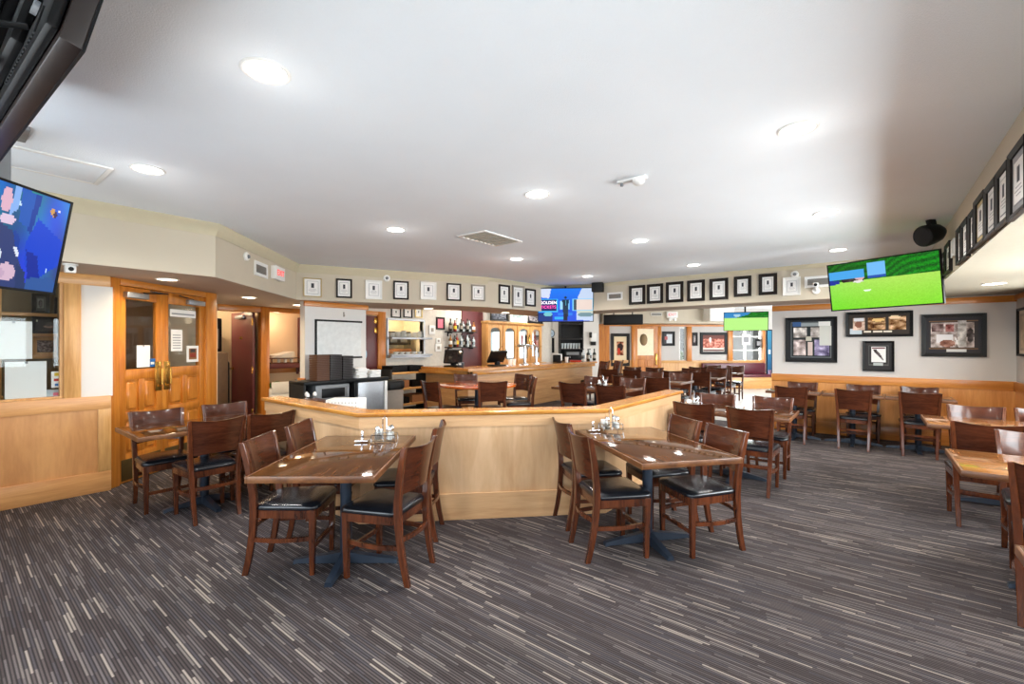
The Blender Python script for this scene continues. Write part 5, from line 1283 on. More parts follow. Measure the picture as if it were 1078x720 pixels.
# low cabinet just inside the half wall with a carton and menus on it
o = thing('low_cabinet', 'low dark cabinet just behind the left run of the half wall', 'cabinet', (-5.35, 3.0, 0), math.radians(-8))
b = nb(); box(b, (-.62, -.25, 0), (.62, .25, .6), .006); obj('body', b, M['black_matte'], o); b = nb(); box(b, (-.64, -.27, .6), (.64, .27, .63), .006); obj('top', b, M['dark_brown'], o)
cb = thing('carton', 'white carton with rows of holes behind the half wall', 'carton', (-4.95, 3.06, .632), math.radians(38))
b = nb(); box(b, (-.2, -.13, 0), (.2, .13, .17), .006); obj('body', b, M['paper'], cb)
b = nb()
for k in range(9):
    for j in range(3): box(b, (-.17 + k * .04, -.1315, .04 + j * .045), (-.158 + k * .04, -.129, .052 + j * .045))
obj('holes', b, M['ink_line'], cb)
o = thing('menu_tray', 'tray of reddish brown menus behind the half wall, left of the white carton', 'menus', (-5.42, 2.92, .632), math.radians(-8))
for k in range(7):
    b = nb(); box(b, (-.26 + k * .05, -.12, 0), (-.225 + k * .05, .12, .13), .004); obj('menu', b, M['walnut'], o)
for k, (dx, dy) in enumerate(((-.52, .05), (-.44, .12), (-.36, -.02))):
    o = thing('salt_shaker', 'small white topped shaker behind the half wall, %s of three' % ('left one', 'middle one', 'right one')[k], 'shaker', (-5.4 + dx, 3.02 + dy, .632), 0, 'shakers behind the half wall')
    b = nb(); lathe(b, [(.025, 0), (.028, .02), (.024, .13), (.02, .14)], seg=14); obj('body', b, M['jar_glass'], o); b = nb(); lathe(b, [(.024, .14), (.024, .17), (.01, .19)], seg=14); obj('lid', b, M['white_plastic'], o)

# ---- waste bin, wooden rack, kitchen pass
o = thing('waste_bin', 'grey waste bin with black hood between the service counter and the rack', 'bin', (-6.75, 4.98, .1))
b = nb(); box(b, (-.2, -.2, 0), (.2, .2, .56), .02); obj('body', b, mat('warm_grey_plastic', rgb(140, 128, 116), .5), o); b = nb(); box(b, (-.22, -.22, .56), (.22, .22, .72), .04); obj('hood', b, M['black'], o); b = nb(); box(b, (.2, -.12, .58), (.226, .12, .68), .006); obj('flap', b, M['black_matte'], o)
o = thing('shelf_rack', 'open wooden shelf rack below the kitchen pass', 'rack', (-7.62, 6.05, .1))
b = nb()
for y in (-.52, .48):
    b = nb(); box(b, (-.22, y, 0), (.22, y + .04, .86), .003); obj('side_panel', b, M['black_matte'], o)
for z in (.12, .44, .76):
    b = nb(); box(b, (-.22, -.48, z), (.24, .48, z + .04), .004); obj('shelf', b, M['oak_h'], o)
for z, y, lb, m in ((.902, 5.78, 'black bus tray at the left on the rack top', 'black'), (.902, 6.2, 'black bus tray at the right on the rack top', 'black'), (.582, 5.83, 'brown box on the middle shelf of the wooden rack', 'cardboard'), (.582, 6.27, 'black tray on the middle shelf of the wooden rack', 'black'), (.262, 5.83, 'black tray on the bottom shelf of the wooden rack', 'black'), (.262, 6.27, 'orange brown box on the bottom shelf of the wooden rack', 'cardboard')):
    o = thing('storage_tray', lb, 'tray', (-7.6, y, z), 0, 'trays on the wooden rack')
    b = nb(); h_ = .12 if m == 'black' else .15
    for lo, hi in (((-.18, -.18, 0), (.18, .18, .01)), ((-.18, -.18, .01), (.18, -.17, h_)), ((-.18, .17, .01), (.18, .18, h_)), ((-.18, -.17, .01), (-.17, .17, h_)), ((.17, -.17, .01), (.18, .17, h_))): box(b, lo, hi)
    obj('body', b, M[m], o); b = nb(); box(b, (-.16, -.16, .01), (.16, .16, h_ * .7), .01); obj('contents', b, M['dark_brown' if m == 'black' else 'paper'], o)
sh = []
for z, lb in ((1.6, 'upper'), (1.235, 'lower')):
    o = thing('wall_shelf', '%s stainless steel shelf of the kitchen pass' % lb, 'shelf', (-7.95, (py0 + py1) / 2, z), 0, 'kitchen pass shelves')
    b = nb(); box(b, (-.3, -.5, -.012), (.12, .62, .012), .004); obj('shelf_plate', b, M['steel'], o); b = nb(); box(b, (.11, -.5, -.03), (.125, .62, .012), .002); obj('front_lip', b, M['steel'], o)
for k in range(6):
    y = py0 + .12 + k * .15
    o = thing('plate_stack', 'stack of white plates on the upper kitchen pass shelf, %s from the left' % ordn[k], 'plates', (-8.0, y, 1.613), 0, 'plate stacks on the kitchen pass')
    for j in range(4 + k % 3):
        b = nb(); lathe(b, [(.035, j * .024), (.065, j * .024 + .016), (.066, j * .024 + .02), (.03, j * .024 + .006)], seg=20); obj('plate', b, M['white_plastic'], o)
for k in range(5):
    y = py0 + .2 + k * .16
    o = thing('bowl', 'white bowl on the lower kitchen pass shelf, %s from the left' % ordn[k], 'bowl', (-7.98, y, 1.248), 0, 'bowls on the kitchen pass')
    b = nb(); lathe(b, [(.03, 0), (.06, .035), (.065, .05), (.06, .05), (.03, .012)], seg=20); obj('body', b, M['white_plastic'], o); b = nb(); lathe(b, [(.028, -.0), (.03, .006)], seg=16); obj('foot_ring', b, M['white_plastic'], o)
o = thing('kitchen_hood', 'dark steel hood inside the lit kitchen behind the pass', 'hood', (-9.2, 6.4, 1.45))
b = nb(); box(b, (-.25, -.7, 0), (.25, .9, .32), .01); obj('body', b, M['dark_brown'], o)
for k in range(5):
    b = nb(); box(b, (.25, -.62 + k * .3, .06), (.26, -.42 + k * .3, .26), .004); obj('filter', b, M['grey_plastic'], o)
o = thing('kitchen_range', 'dark kitchen range behind the lower kitchen pass shelf', 'range', (-9.2, 6.4, 0))
b = nb(); box(b, (-.28, -.7, .05), (.28, .9, .95), .01); obj('body', b, M['grey_plastic'], o); b = nb(); box(b, (-.28, -.7, .95), (.28, .9, 1.35), .01); obj('salamander', b, M['cardboard'], o)
b = nb(); box(b, (.28, -.6, 1.0), (.29, .8, 1.25), .004); obj('oven_window', b, M['black'], o)
# small frames, switch plates and the pink notice on the kitchen wall
for k, (x0, x1) in enumerate(((411.5, 421.5), (424.5, 433.5), (436.5, 444))):
    loc, w, h, rz = on_wall(x0, 324, x1, 334.5, *L_KIT)
    certificate(loc, w, h, facing(1, 0), ('dark_frame', 'dark_frame', 'gold_frame')[k], 'small framed certificate above the kitchen pass, ' + ('left one', 'middle one', 'right one')[k], 'small frames above the kitchen pass', .025)
loc, w, h, rz = on_wall(459, 334, 467.5, 347, *L_KIT)
o = thing('picture_frame', 'dark framed pink notice on the wall beside the kitchen pass', 'framed notice', loc, facing(1, 0)); obj('frame', frame_bars(nb(), w, h, .04, .03), M['dark_frame'], o, smooth=20); b = nb(); box(b, (-w / 2 + .03, -.01, -h / 2 + .03), (w / 2 - .03, -.002, h / 2 - .03)); obj('notice', b, M['pink'], o)
for x0, y0_, x1, y1_, lb in ((451, 342.5, 457.5, 352, 'white wall box beside the kitchen pass, upper left'), (458.5, 356, 463, 361.5, 'small white switch plate below the pink notice'), (457.5, 362, 464, 370, 'grey framed switch panel below the pink notice')):
    loc, w, h, rz = on_wall(x0, y0_, x1, y1_, *L_KIT)
    o = thing('wall_switch', lb, 'switch', loc, facing(1, 0), 'wall boxes beside the kitchen pass'); b = nb(); box(b, (-w / 2, -.03, -h / 2), (w / 2, 0, h / 2), .008); obj('plate', b, M['white_plastic'], o); b = nb(); box(b, (-w * .2, -.036, -h * .2), (w * .2, -.03, h * .2), .003); obj('rocker', b, M['grey_frame'], o)

# ---- bottles behind the bar
BY0, BY1 = hit_x(471, -7.9)[1], hit_x(499, -7.9)[1]
for z, lb in ((1.775, 'upper'), (1.4, 'lower')):
    o = thing('wall_shelf', '%s bottle shelf on the wall behind the bar' % lb, 'shelf', (-8.0, BY0, z), 0, 'bottle shelves')
    b = nb(); box(b, (0, 0, -.025), (.2, BY1 - BY0, 0), .004); obj('board', b, M['dark_brown'], o); b = nb()
    for y in (.1, BY1 - BY0 - .1): box(b, (.0, y - .01, -.12), (.03, y + .01, -.025)); box(b, (.03, y - .01, -.05), (.16, y + .01, -.025))
    obj('bracket', b, M['black'], o)
def bottle_mesh(r, h):
    b = nb(); lathe(b, [(r * .9, 0), (r, .01), (r, h * .58), (r * .8, h * .66), (r * .36, h * .74), (r * .34, h * .93)], seg=14); return b
protos = {}
def bottle(x, y, z, m, r, h, lb, grp, cap='black'):
    key = (m, r, h)
    if key in protos: return dup(protos[key], (x, y, z), 0, lb, grp)
    o = thing('bottle', lb, 'bottle', (x, y, z), 0, grp); protos[key] = o
    obj('body', bottle_mesh(r, h), M[m], o)
    b = nb(); lathe(b, [(r * .4, h * .92), (r * .4, h), (r * .2, h * 1.005)], seg=12); obj('cap', b, M[cap], o)
    b = nb(); lathe(b, [(r * 1.015, h * .2), (r * 1.015, h * .48)], seg=14); obj('paper_label', b, M[{'bottle_dark': 'grey_frame', 'bottle_clear': 'bottle_dark', 'bottle_red': 'yellow', 'bottle_amber': 'paper'}[m]], o)
    return o
kinds = ['bottle_dark', 'bottle_dark', 'bottle_clear', 'bottle_red', 'bottle_clear', 'bottle_amber', 'bottle_clear', 'bottle_dark']
kn = {'bottle_dark': 'dark', 'bottle_clear': 'clear', 'bottle_red': 'red', 'bottle_amber': 'amber'}
for row, z in ((0, 1.776), (1, 1.401)):
    n = 8
    for k in range(n):
        m = kinds[(k * 3 + row * 5) % 8]
        bottle(-7.88 + .04 * (k % 2), BY0 + .08 + (BY1 - BY0 - .16) * k / (n - 1), z, m, .042, (.3, .27, .32)[k % 3], '%s bottle on the %s bottle shelf, %s from the left' % (kn[m], ('upper', 'lower')[row], ordn[k]), 'bottles on the shelves behind the bar')

# ---- arched oak cabinet behind the bar
cy0, cy1 = hit_x(514, -7.74)[1], hit_x(571, -7.74)[1]; W = cy1 - cy0
o = thing('arched_cabinet', 'oak back bar cabinet with four arched mirrored doors', 'cabinet', (-7.8, (cy0 + cy1) / 2, 0.1), 0)
zB, zT = .8, 1.98
b = nb(); box(b, (-.18, -W / 2, 0), (.16, W / 2, zB), .004); box(b, (-.2, -W / 2, zB), (.22, W / 2, zB + .04), .004); obj('base', b, M['oak_h'], o)
b = nb(); box(b, (-.18, -W / 2, zB + .04), (.02, W / 2, zT), .004); box(b, (-.18, -W / 2 - .03, zT - .06), (.1, W / 2 + .03, zT), .008); obj('carcass', b, M['oak'], o)
dw = W / 4
for k in range(4):
    yc = -W / 2 + dw * (k + .5); hw = dw * .47; gw_ = dw * .32
    b = nb(); z0, z1 = zB + .06, zT - .1
    # frame with an arched opening: outline quads from outer rectangle to arch
    n = 10; arch = [(-gw_, z0 + .1)] + [(-gw_ * math.cos(PI * j / n), z1 - .17 + .1 * math.sin(PI * j / n)) for j in range(n + 1)] + [(gw_, z0 + .1)]
    outer = [(-hw, z0)] + [(-hw + 2 * hw * j / n, z1) for j in range(n + 1)] + [(hw, z0)]
    A1 = [b.verts.new((.05, yc + p[0], p[1])) for p in outer]; B1 = [b.verts.new((.05, yc + p[0], p[1])) for p in arch]
    A0 = [b.verts.new((.02, yc + p[0], p[1])) for p in outer]; B0 = [b.verts.new((.02, yc + p[0], p[1])) for p in arch]
    ring_faces(b, A1, B1); ring_faces(b, B0, A0); ring_faces(b, A0, A1); ring_faces(b, B1, B0)
    dr = obj('door', b, M['oak'], o)
    b = nb(); v = [b.verts.new((.028, yc + p[0], p[1])) for p in arch]; b.faces.new(v); v2 = [b.verts.new((.024, yc + p[0], p[1])) for p in arch]; b.faces.new(list(reversed(v2))); ring_faces(b, v2, v); obj('mirror_pane', b, M['mirror'], dr)
    b = nb(); lathe(b, [(.012, 0), (.016, .02), (.008, .03)], seg=12, Mx=Matrix.Translation((.05, yc + hw * .82, zB + .5)) @ Matrix.Rotation(PI / 2, 4, 'Y')); obj('knob', b, M['brass'], dr)
for k, (f0, f1_, lb, f) in enumerate(((.02, .3, 'dark framed panorama standing on the arched cabinet, left one', painter((30, 30, 36), [('r', .05, .1, .95, .9, mottled((90, 96, 110), 60))])), (.34, .66, 'white panel standing on the arched cabinet between two dark pictures', painter((226, 226, 222), [('r', .15, .35, .85, .6, mottled((150, 170, 170), 30))])), (.68, .98, 'dark framed panorama standing on the arched cabinet, right one', painter((34, 34, 38), [('r', .05, .1, .95, .9, mottled((110, 106, 110), 60))])))):
    y_ = cy0 + W * (f0 + f1_) / 2
    collage((-7.72, y_, .1 + zT + .18), W * (f1_ - f0), .36, facing(1, 0), ('black', 'white_frame', 'black')[k], f, lb, .03, 24, 12, 'pictures on top of the arched cabinet')
# white wall behind: clock and dark poster; recess with glasses
a = hit_x(577, -8.0)
P0 = (P_FAR[0] + .7071 * fs(578) - .0, P_FAR[1] + .7071 * fs(578))
q = pt(*L_FAR, fs(578.5), .125); dq = q[0] * FW[0] + q[1] * FW[1]; rzf = facing(L_FAR[1][1], -L_FAR[1][0])
o = thing('wall_mount_clock', 'round blue and white clock on the pale wall right of the arched cabinet', 'clock', (q[0], q[1], zat(351, dq)), rzf)
b = nb(); lathe(b, [(.14, 0), (.14, .03), (.12, .035)], seg=28, Mx=RX); obj('rim', b, M['black'], o); b = nb(); lathe(b, [(.12, .03), (.12, .037)], seg=28, Mx=RX); obj('dial', b, mat('pale_blue_dial', rgb(170, 190, 210), .4), o)
b = nb(); box(b, (-.006, -.042, 0), (.006, -.037, .08)); box(b, (0, -.042, -.006), (.06, -.037, .006)); obj('hands', b, M['black'], o)
o = thing('sign_poster', 'narrow black poster below the round clock', 'poster', (q[0], q[1], zat(363.5, dq)), rzf)
b = nb(); box(b, (-.13, -.012, -.24), (.13, 0, .24), .003); obj('panel', b, M['black'], o)
for z0 in (-.14, -.02, .1):
    b = nb(); box(b, (-.09, -.014, z0), (.06, -.012, z0 + .07)); obj('picture_block', b, M['ink'], o)
q = pt(*L_FAR, fs(599), .02); dq = q[0] * FW[0] + q[1] * FW[1]; hw = (fs(611) - fs(587)) / 2
o = thing('bar_shelf_unit', 'dark shelf unit with rows of glasses in the recess under the blue television', 'shelf unit', (q[0], q[1], 0), rzf)
b = nb(); box(b, (-hw, -.05, 0), (hw, 0, 2.4)); box(b, (-hw, -.35, 0), (-hw + .03, -.05, 2.4)); box(b, (hw - .03, -.35, 0), (hw, -.05, 2.4)); obj('carcass', b, M['black_matte'], o)
for z in (.95, 1.3, 1.62, 2.1):
    b = nb(); box(b, (-hw, -.36, z), (hw, -.05, z + .03), .003); obj('shelf', b, M['dark_brown'], o)
zg = 1.65
for k in range(7):
    g_ = pt(*L_FAR, fs(599) - hw + .1 + (2 * hw - .2) * k / 6, .22)
    o = thing('drinking_glass', 'pale glass in the dark shelf unit, %s from the left' % ordn[k], 'glass', (g_[0], g_[1], 1.331), 0, 'glasses in the dark shelf unit')
    b = nb(); lathe(b, [(.03, 0), (.042, .17), (.039, .17), (.028, .008)], seg=14); obj('body', b, M['bottle_clear'], o); b = nb(); lathe(b, [(.031, 0), (.031, .012)], seg=14); obj('foot', b, M['white_plastic'], o)
g_ = pt(*L_FAR, fs(600), .24)
o = thing('coffee_machine', 'black machine on the bottom of the dark shelf unit', 'machine', (g_[0], g_[1], .981), rzf)
b = nb(); box(b, (-.28, -.13, 0), (.28, .13, .27), .02); obj('body', b, M['black'], o); b = nb(); box(b, (-.2, -.135, .15), (.2, -.13, .24), .003); obj('display', b, M['grey_plastic'], o)
b = nb(); tube(b, [(-.1, -.13, .12), (-.1, -.17, .1), (-.1, -.17, .06)], .012); obj('spout', b, M['chrome'], o)
q = pt(*L_FAR, fs(620.5), .36)
o = thing('wall_mount_dispenser', 'white and black dispenser on the pale pillar at the bar end', 'dispenser', (q[0], q[1], zat(357, 14.6)), rzf)
b = nb(); box(b, (-.1, -.12, -.08), (.1, 0, .2), .02); obj('body', b, M['white_plastic'], o); b = nb(); box(b, (-.12, -.13, .04), (-.06, -.01, .22), .01); box(b, (-.08, -.1, -.2), (.08, 0, -.08), .01); obj('nozzle', b, M['black'], o)

# ---- on the bar top
BT = 1.0
def bar_at(px, X): a = hit_x(px, X); return (X, a[1], BT)
def pos_terminal(loc, rz, lb, tilt):
    o = thing('till_screen', lb, 'till', loc, rz)
    b = nb(); box(b, (-.16, -.12, 0), (.16, .12, .03), .01); box(b, (-.05, -.02, .03), (.05, .06, .1), .01); obj('base', b, M['black'], o)
    Mx = Matrix.Translation((0, .01, .2)) @ Matrix.Rotation(math.radians(-tilt), 4, 'X')
    b = nb(); box(b, (-.21, -.02, -.14), (.21, .03, .15), .01, Mx); h_ = obj('screen_housing', b, M['black'], o)
    b = nb(); box(b, (-.19, -.023, -.12), (.19, -.019, .13), .001, Mx); obj('dark_screen', b, mat('unlit_screen', rgb(34, 30, 32), .12), h_)
    return o
pos_terminal((-6.75, 6.6, BT), facing(.3, -.95), 'black till screen at the left end of the bar top', 14)
pos_terminal(bar_at(523, -6.2), facing(-.9, .2), 'black till screen tilted back, seen edge on, left of the beer taps', 35)
x_ = (-6.35, 6.5, BT)
o = thing('card_terminal', 'small grey card machine beside the left till screen', 'card machine', (-6.42, 6.5, BT + .001), .4)
b = nb(); box(b, (-.05, -.07, 0), (.05, .07, .1), .015); obj('body', b, M['steel_blue'], o); b = nb(); box(b, (-.03, -.072, .05), (.03, -.069, .085)); obj('display', b, M['bottle_clear'], o)
def tap(px, lb, curved):
    l = bar_at(px, -6.25); o = thing('beer_tap', lb, 'beer tap', l, 0)
    b = nb(); lathe(b, [(.09, 0), (.09, .015), (.05, .03)], seg=20); obj('base', b, M['chrome'], o)
    b = nb()
    if curved: tube(b, [(0, 0, .02), (0, 0, .34), (.0, -.03, .42), (0, -.1, .46), (0, -.18, .43), (0, -.2, .36)], .026, 12)
    else: tube(b, [(0, 0, .02), (0, 0, .42)], .034, 12); tube(b, [(-.02, -.2, .43), (-.02, .2, .43)], .036, 12)
    obj('column', b, M['chrome'], o)
    for k, y in enumerate(((-.14, 0, .14) if not curved else (-.1,))):
        b = nb(); tube(b, [(.03, y, .43), (.09, y, .42), (.1, y, .35)], .012, 8); f = obj('spout', b, M['chrome'], o)
        b = nb(); lathe(b, [(.012, .46), (.022, .52), (.026, .64), (.012, .68)], (.03, y, 0), 12); obj('tap_handle', b, M[('bottle_red', 'black', 'brass')[k]], f)
    return o
tap(552.5, 'chrome beer tap tower with three handles on the bar', False); tap(564.5, 'curved chrome beer tap right of the tall tap tower', True)
for k, (px, X, lb) in enumerate(((537, -6.2, 'white cup on the bar, left of the beer taps'), (541, -6.25, 'second white cup on the bar, next to the beer taps'), (596.5, -6.2, 'white cup on the bar under the blue television'))):
    l = bar_at(px, X); o = thing('cup', lb, 'cup', l, 0, 'white cups on the bar'); b = nb(); lathe(b, [(.035, 0), (.05, .13), (.046, .13), (.032, .01)], seg=16); obj('body', b, M['white_plastic'], o); b = nb(); lathe(b, [(.052, .125), (.052, .135), (.046, .135), (.046, .125)], seg=16); obj('rim', b, M['white_plastic'], o)
l = bar_at(587, -6.25); o = thing('napkin_holder', 'black and white napkin holder on the bar under the blue television', 'holder', l, .3)
b = nb(); box(b, (-.1, -.1, 0), (.1, .1, .2), .012); obj('body', b, M['black'], o); b = nb(); box(b, (-.105, -.06, .05), (.105, .06, .22), .008); obj('napkins', b, M['paper'], o)
l = bar_at(606, -6.2); o = thing('tray', 'red tray on the bar near its right end', 'tray', l); b = nb(); lathe(b, [(.14, 0), (.16, .03), (.155, .03), (.135, .008)], seg=24); obj('dish', b, M['red'], o); b = nb(); lathe(b, [(.158, .027), (.166, .034), (.155, .034)], seg=24); obj('rim', b, M['red'], o)
for k, px in enumerate((614, 617.5, 621, 624)):
    l = bar_at(px, -6.2); bottle(l[0] + .05 * (k % 2), l[1], BT, ('bottle_clear', 'bottle_dark')[k % 2], .05, .34, '%s bottle at the right end of the bar top, %s from the left' % (('clear', 'dark')[k % 2], ordn[k]), 'bottles at the bar end')

# ---- far room walls
def far_pic(x0, y0, x1, y1, fm, f, lb, t=.06, nx=40, ny=30, n=0.005):
    P, u = pt(*L_FAR, 0, n), L_FAR[1]; loc, w, h, rz = on_wall(x0, y0, x1, y1, P, u); return collage(loc, w, h, rz, fm, f, lb, t, nx, ny)
far_pic(643, 351, 662.5, 385.5, 'dark_frame', painter((226, 206, 170), [('r', .25, .3, .75, .8, mottled((150, 90, 60), 80)), ('e', .5, .6, .2, .15, (50, 34, 30)), ('e', .4, .45, .1, .12, (190, 60, 40))]), 'dark framed picture of red figures on the wall left of the cream paned door', .1)
far_pic(697, 349, 710, 364, 'black', painter((60, 56, 60), [('r', .3, .1, .9, .9, (206, 210, 214)), ('r', .1, .4, .4, .7, (180, 90, 90))]), 'black framed picture right of the cream paned door', .06)
far_pic(728, 350, 734, 364, 'black', painter((50, 44, 44), [('r', .2, .2, .8, .8, mottled((150, 140, 140), 50))]), 'narrow black framed picture between the far window strip and the big team photo', .05)
far_pic(737, 350, 765, 373, 'black', painter((150, 60, 44), [('r', 0, 0, 1, .28, (226, 216, 206)), ('r', 0, .7, 1, 1, (110, 60, 50)), ('r', .05, .25, .95, .75, mottled((190, 110, 90), 70)), ('r', .05, .05, .95, .14, (90, 40, 36)), ('e', .35, .7, .05, .16, (230, 226, 220))]), 'large black framed team photo with red figures on the far wall', .09, 50, 34)
P, u = pt(*L_FAR, 0, .006), L_FAR[1]; loc, w, h, rz = on_wall(806.5, 347, 813, 405, P, u)
collage(loc, w, h, rz, 'black', painter(lambda uu, v: (30 + 40 * v, 70 + 70 * v, 110 + 60 * v), [('e', .5, .6, .25, .05, (220, 230, 236)), ('r', .2, .1, .9, .25, mottled((140, 110, 130), 60)), ('r', 0, 0, 1, .08, (20, 24, 40))]), 'tall narrow blue poster between the far bench and the back right wall', .03, 14, 50)
for x0, y0, x1, y1, lb in ((781, 352, 790, 363, 'white paper sheet taped inside the far window'), (795, 357, 804, 366, 'dark framed paper taped inside the far window')):
    P, u = pt(*L_FAR, 0, -.03), L_FAR[1]; loc, w, h, rz = on_wall(x0, y0, x1, y1, P, u)
    o = thing('sign_paper', lb, 'paper', loc, rz); b = nb(); box(b, (-w / 2, 0, -h / 2), (w / 2, .004, h / 2)); obj('sheet', b, M['paper' if 'white' in lb else 'black'], o); b = nb(); box(b, (-w * .3, -.002, -h * .25), (w * .3, 0, h * .25)); obj('printed_block', b, M['ink_line'], o)
# things outside the far windows
for k, (s, n, r) in enumerate(((fs(703), -3.0, 1.0), (fs(758), -4.0, .8))):
    q = pt(*L_FAR, s, n); o = thing('shrub', 'sunlit green shrub outside the narrow far window' + (', left one' if k == 0 else ', right one'), 'shrub', (q[0], q[1], -.15), 0, 'shrubs outside')
    b = nb(); bmesh.ops.create_icosphere(b, subdivisions=4, radius=r)
    for v in b.verts: v.co = Vector((v.co.x, v.co.y, v.co.z + r * .8)) * (1 + .12 * math.sin(v.co.x * 13) * math.cos(v.co.z * 11 + v.co.y * 9) + random.uniform(-.05, .05))
    obj('foliage', b, M['hedge'], o); b = nb(); lathe(b, [(.1, 0), (.07, 1.0)], seg=10); obj('stem', b, M['walnut'], o)
q = pt(*L_FAR, fs(795), -8); o = thing('parked_car', 'pale car parked outside the far window', 'car', (q[0], q[1], -.15), math.radians(45))
b = nb()
loft(b, [[(x, y, z) for x, z in ((-2.1, .3), (2.1, .3), (2.15, .7), (1.3, .85), (.7, 1.35), (-1.2, 1.38), (-1.9, .9), (-2.15, .75))] for y in (-.85, .85)]); obj('body', b, M['steel'], o)
b = nb(); box(b, (-1.1, -.86, .92), (.75, .86, 1.28), .05); obj('windows', b, M['black'], o)
for x in (-1.3, 1.3):
    for y in (-.86, .72):
        b = nb(); lathe(b, [(.32, 0), (.34, .03), (.34, .11), (.32, .14)], seg=24, Mx=Matrix.Translation((x, y + .14, .34)) @ RX); obj('wheel', b, M['black'], o)
# ------------------------------------------------------------ lamps, added fill lights, daylight, camera
def downlight(x, y, z, label, group, warm=False, power=10, fill=1.0):
    t = thing('ceiling_light', label, 'ceiling light', (x, y, z), 0, group)
    b = nb(); n = 28
    loops = [[(r * math.cos(2 * PI * k / n), r * math.sin(2 * PI * k / n), zz) for k in range(n)] for r, zz in ((.103, 0), (.103, -.004), (.096, -.009), (.084, -.006), (.082, 0))]
    loft(b, loops, cap=False); obj('trim_ring', b, M['white_plastic'], t)
    b = nb(); lathe(b, [(.083, -.0005), (.083, -.004), (.05, -.008), (.01, -.009)], seg=28); obj('diffuser', b, M['lamp_warm' if warm else 'lamp'], t)
    ld = bpy.data.lights.new('downlight_glow', 'AREA'); ld.shape = 'DISK'; ld.size = .15; ld.energy = power
    ld.color = (1, .78, .5) if warm else (1, .96, .91); ld.spread = math.radians(150)
    lo = bpy.data.objects.new('downlight_glow', ld); COL.objects.link(lo); lo.location = (x, y, z - .012)
    if CEIL_FILL:  # added point light hanging below the fixture to lighten the ceiling
        lp = bpy.data.lights.new('downlight_halo', 'POINT'); lp.energy = CEIL_FILL * fill * (.5 if warm else 1); lp.color = ld.color; lp.shadow_soft_size = .06
        po = bpy.data.objects.new('downlight_halo', lp); COL.objects.link(po); po.location = (x, y, z - (.22 if fill == 1 else .32))
    return t
FILL_BOOST = {(-3.94, 5.1): 1.6, (-3.94, 7.16): 2.0, (-2.115, 7.16): 1.6}
rows_ = {-3.94: 'left', -2.115: 'middle', -.32: 'right'}
names_ = {.91: 'nearest the camera', 3.01: 'second from the camera', 5.1: 'third from the camera', 7.16: 'farthest from the camera'}
for X in rows_:
    for Y in names_:
        if X == -.32 and Y == .91: continue
        downlight(X, Y, CEIL, 'round recessed ceiling light in the %s row, %s' % (rows_[X], names_[Y]), 'recessed ceiling lights', power=LAMP, fill=FILL_BOOST.get((X, Y), 1.0))
for (px, py_, lb) in ((176, 294, 'warm recessed light in the dropped soffit above the double doors'), (262, 313, 'warm recessed light in the dropped soffit above the maroon door opening'), (314, 321, 'warm recessed light in the dropped soffit beside the whiteboard partition'), (451, 324.6, 'recessed light in the dropped soffit before the kitchen pass'), (532, 329, 'recessed light in the dropped soffit before the arched cabinet'), (1046, 298.5, 'warm recessed light in the right hand soffit over the corner')):
    d = FOC * (SOF - EYE) / (HY - py_); r = ray(px)
    downlight(r[0] * d, r[1] * d, SOF, lb, 'recessed soffit lights', True, WARM)
for x, y, z, w in ((-2.5, 10.5, CEIL, 0), (-4.5, 12.0, CEIL, 0)):
    downlight(x, y, z, 'recessed light in the far room ceiling, ' + ('right one' if x > -3 else 'left one'), 'far room ceiling lights', power=LAMP)

def area(name, loc, rot, sx, sy, e, c=(1, 1, 1), spread=180):
    l = bpy.data.lights.new(name, 'AREA'); l.shape = 'RECTANGLE'; l.size = sx; l.size_y = sy; l.energy = e; l.color = c; l.spread = math.radians(spread)
    o = bpy.data.objects.new(name, l); COL.objects.link(o); o.location = loc; o.rotation_euler = rot; return o
for (a0, a1), DK in zip(bw, (.55, 1.1, .65, 1.6)):    # daylight arriving through each window behind the camera (light heads +Y)
    area('window_daylight', ((a0 + a1) / 2, -.78, 1.43), (PI / 2, 0, 0), a1 - a0, 1.37, DAY * DK * (a1 - a0), (.88, .94, 1))
for (a0, a1), DK in zip(wins, (.25, .4, 1.1, 1.05, .55)):  # right wall windows, the farther two added (light heads -X)
    area('window_daylight', (RW + .18, (a0 + a1) / 2, 1.5), (0, PI / 2, 0), 1.1, a1 - a0, DAYR * DK * (a1 - a0), (.94, .97, 1))
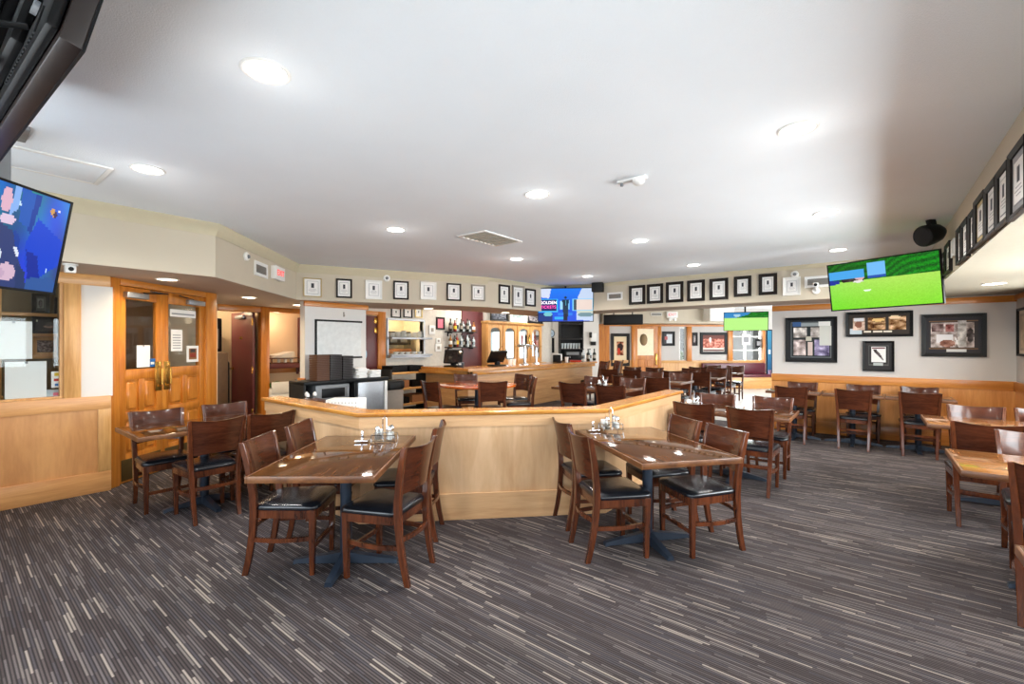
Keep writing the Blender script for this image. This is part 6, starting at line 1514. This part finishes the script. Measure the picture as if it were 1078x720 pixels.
# far windows, plus one added light
p = pt(*L_FAR, fs(788), -.25); area('window_daylight', (p[0], p[1], 1.45), (PI / 2, 0, math.radians(45 + 180)), fs(806) - fs(770), 1.2, FARDAY)
area('window_daylight', (1.5, 14.0, 1.5), (0, PI / 2, 0), 1.6, 5.0, FARDAY * 5, (.96, .98, 1))  # added area light standing inside the far room, no window there
area('window_daylight', (1.5, 22.3, 1.45), (PI / 2, 0, PI), 4.2, 1.7, FARDAY)
def point(loc, e, c, r=.06):
    l = bpy.data.lights.new('room_lamp', 'POINT'); l.energy = e; l.color = c; l.shadow_soft_size = r
    o = bpy.data.objects.new('room_lamp', l); COL.objects.link(o); o.location = loc
point((-9.6, 3.0, 2.3), 40, (1, .82, .55)); point((-8.85, 4.0, 1.9), 5, (1, .8, .55)); point((-8.8, 6.4, 2.3), 45, (1, .88, .68)); point((-6.35, .0, 1.95), 1.5, (1, .9, .75)); point((-7.7, 1.0, 1.7), 12, (1, .8, .55))  # unseen fill lights without fixtures: back room, alcove, kitchen, display, vestibule
for x, y in ((-7.2, 8.0), (-7.1, 10.4)): point((x, y, 2.5), BARL, (1, .92, .8), .1)  # added fill over the bar, no fixture at these spots

w = bpy.data.worlds.new('daylight_sky'); S.world = w; w.use_nodes = True
nt = w.node_tree; bg = nt.nodes['Background']
sky = nt.nodes.new('ShaderNodeTexSky'); sky.sky_type = 'HOSEK_WILKIE'; sky.turbidity = 3.0; sky.sun_direction = (-.3, -.6, .74)
nt.links.new(sky.outputs['Color'], bg.inputs['Color']); bg.inputs['Strength'].default_value = 5.0
b = nb(); box(b, (-30, -30, -.3), (30, 60, -.15)); struct('ground_outside', b, M['asphalt'])

cam = bpy.data.cameras.new('camera'); co = bpy.data.objects.new('camera', cam); COL.objects.link(co)
co.location = (0, 0, EYE); co.rotation_euler = (PI / 2, 0, YAW)
cam.sensor_width = 36; cam.lens = FOC / 1078 * 36; cam.shift_y = 3 / 1078; cam.clip_start = .05
S.camera = co
S.view_settings.view_transform = 'Standard'; S.view_settings.look = 'None'; S.view_settings.gamma = 1
S.view_settings.use_curve_mapping = False; S.view_settings.exposure = EXPO
S.cycles.max_bounces = 8; S.cycles.diffuse_bounces = 4; S.cycles.glossy_bounces = 4; S.cycles.transparent_max_bounces = 10
S.cycles.caustics_reflective = False; S.cycles.caustics_refractive = False; S.cycles.sample_clamp_indirect = 6
S.cycles.use_denoising = True
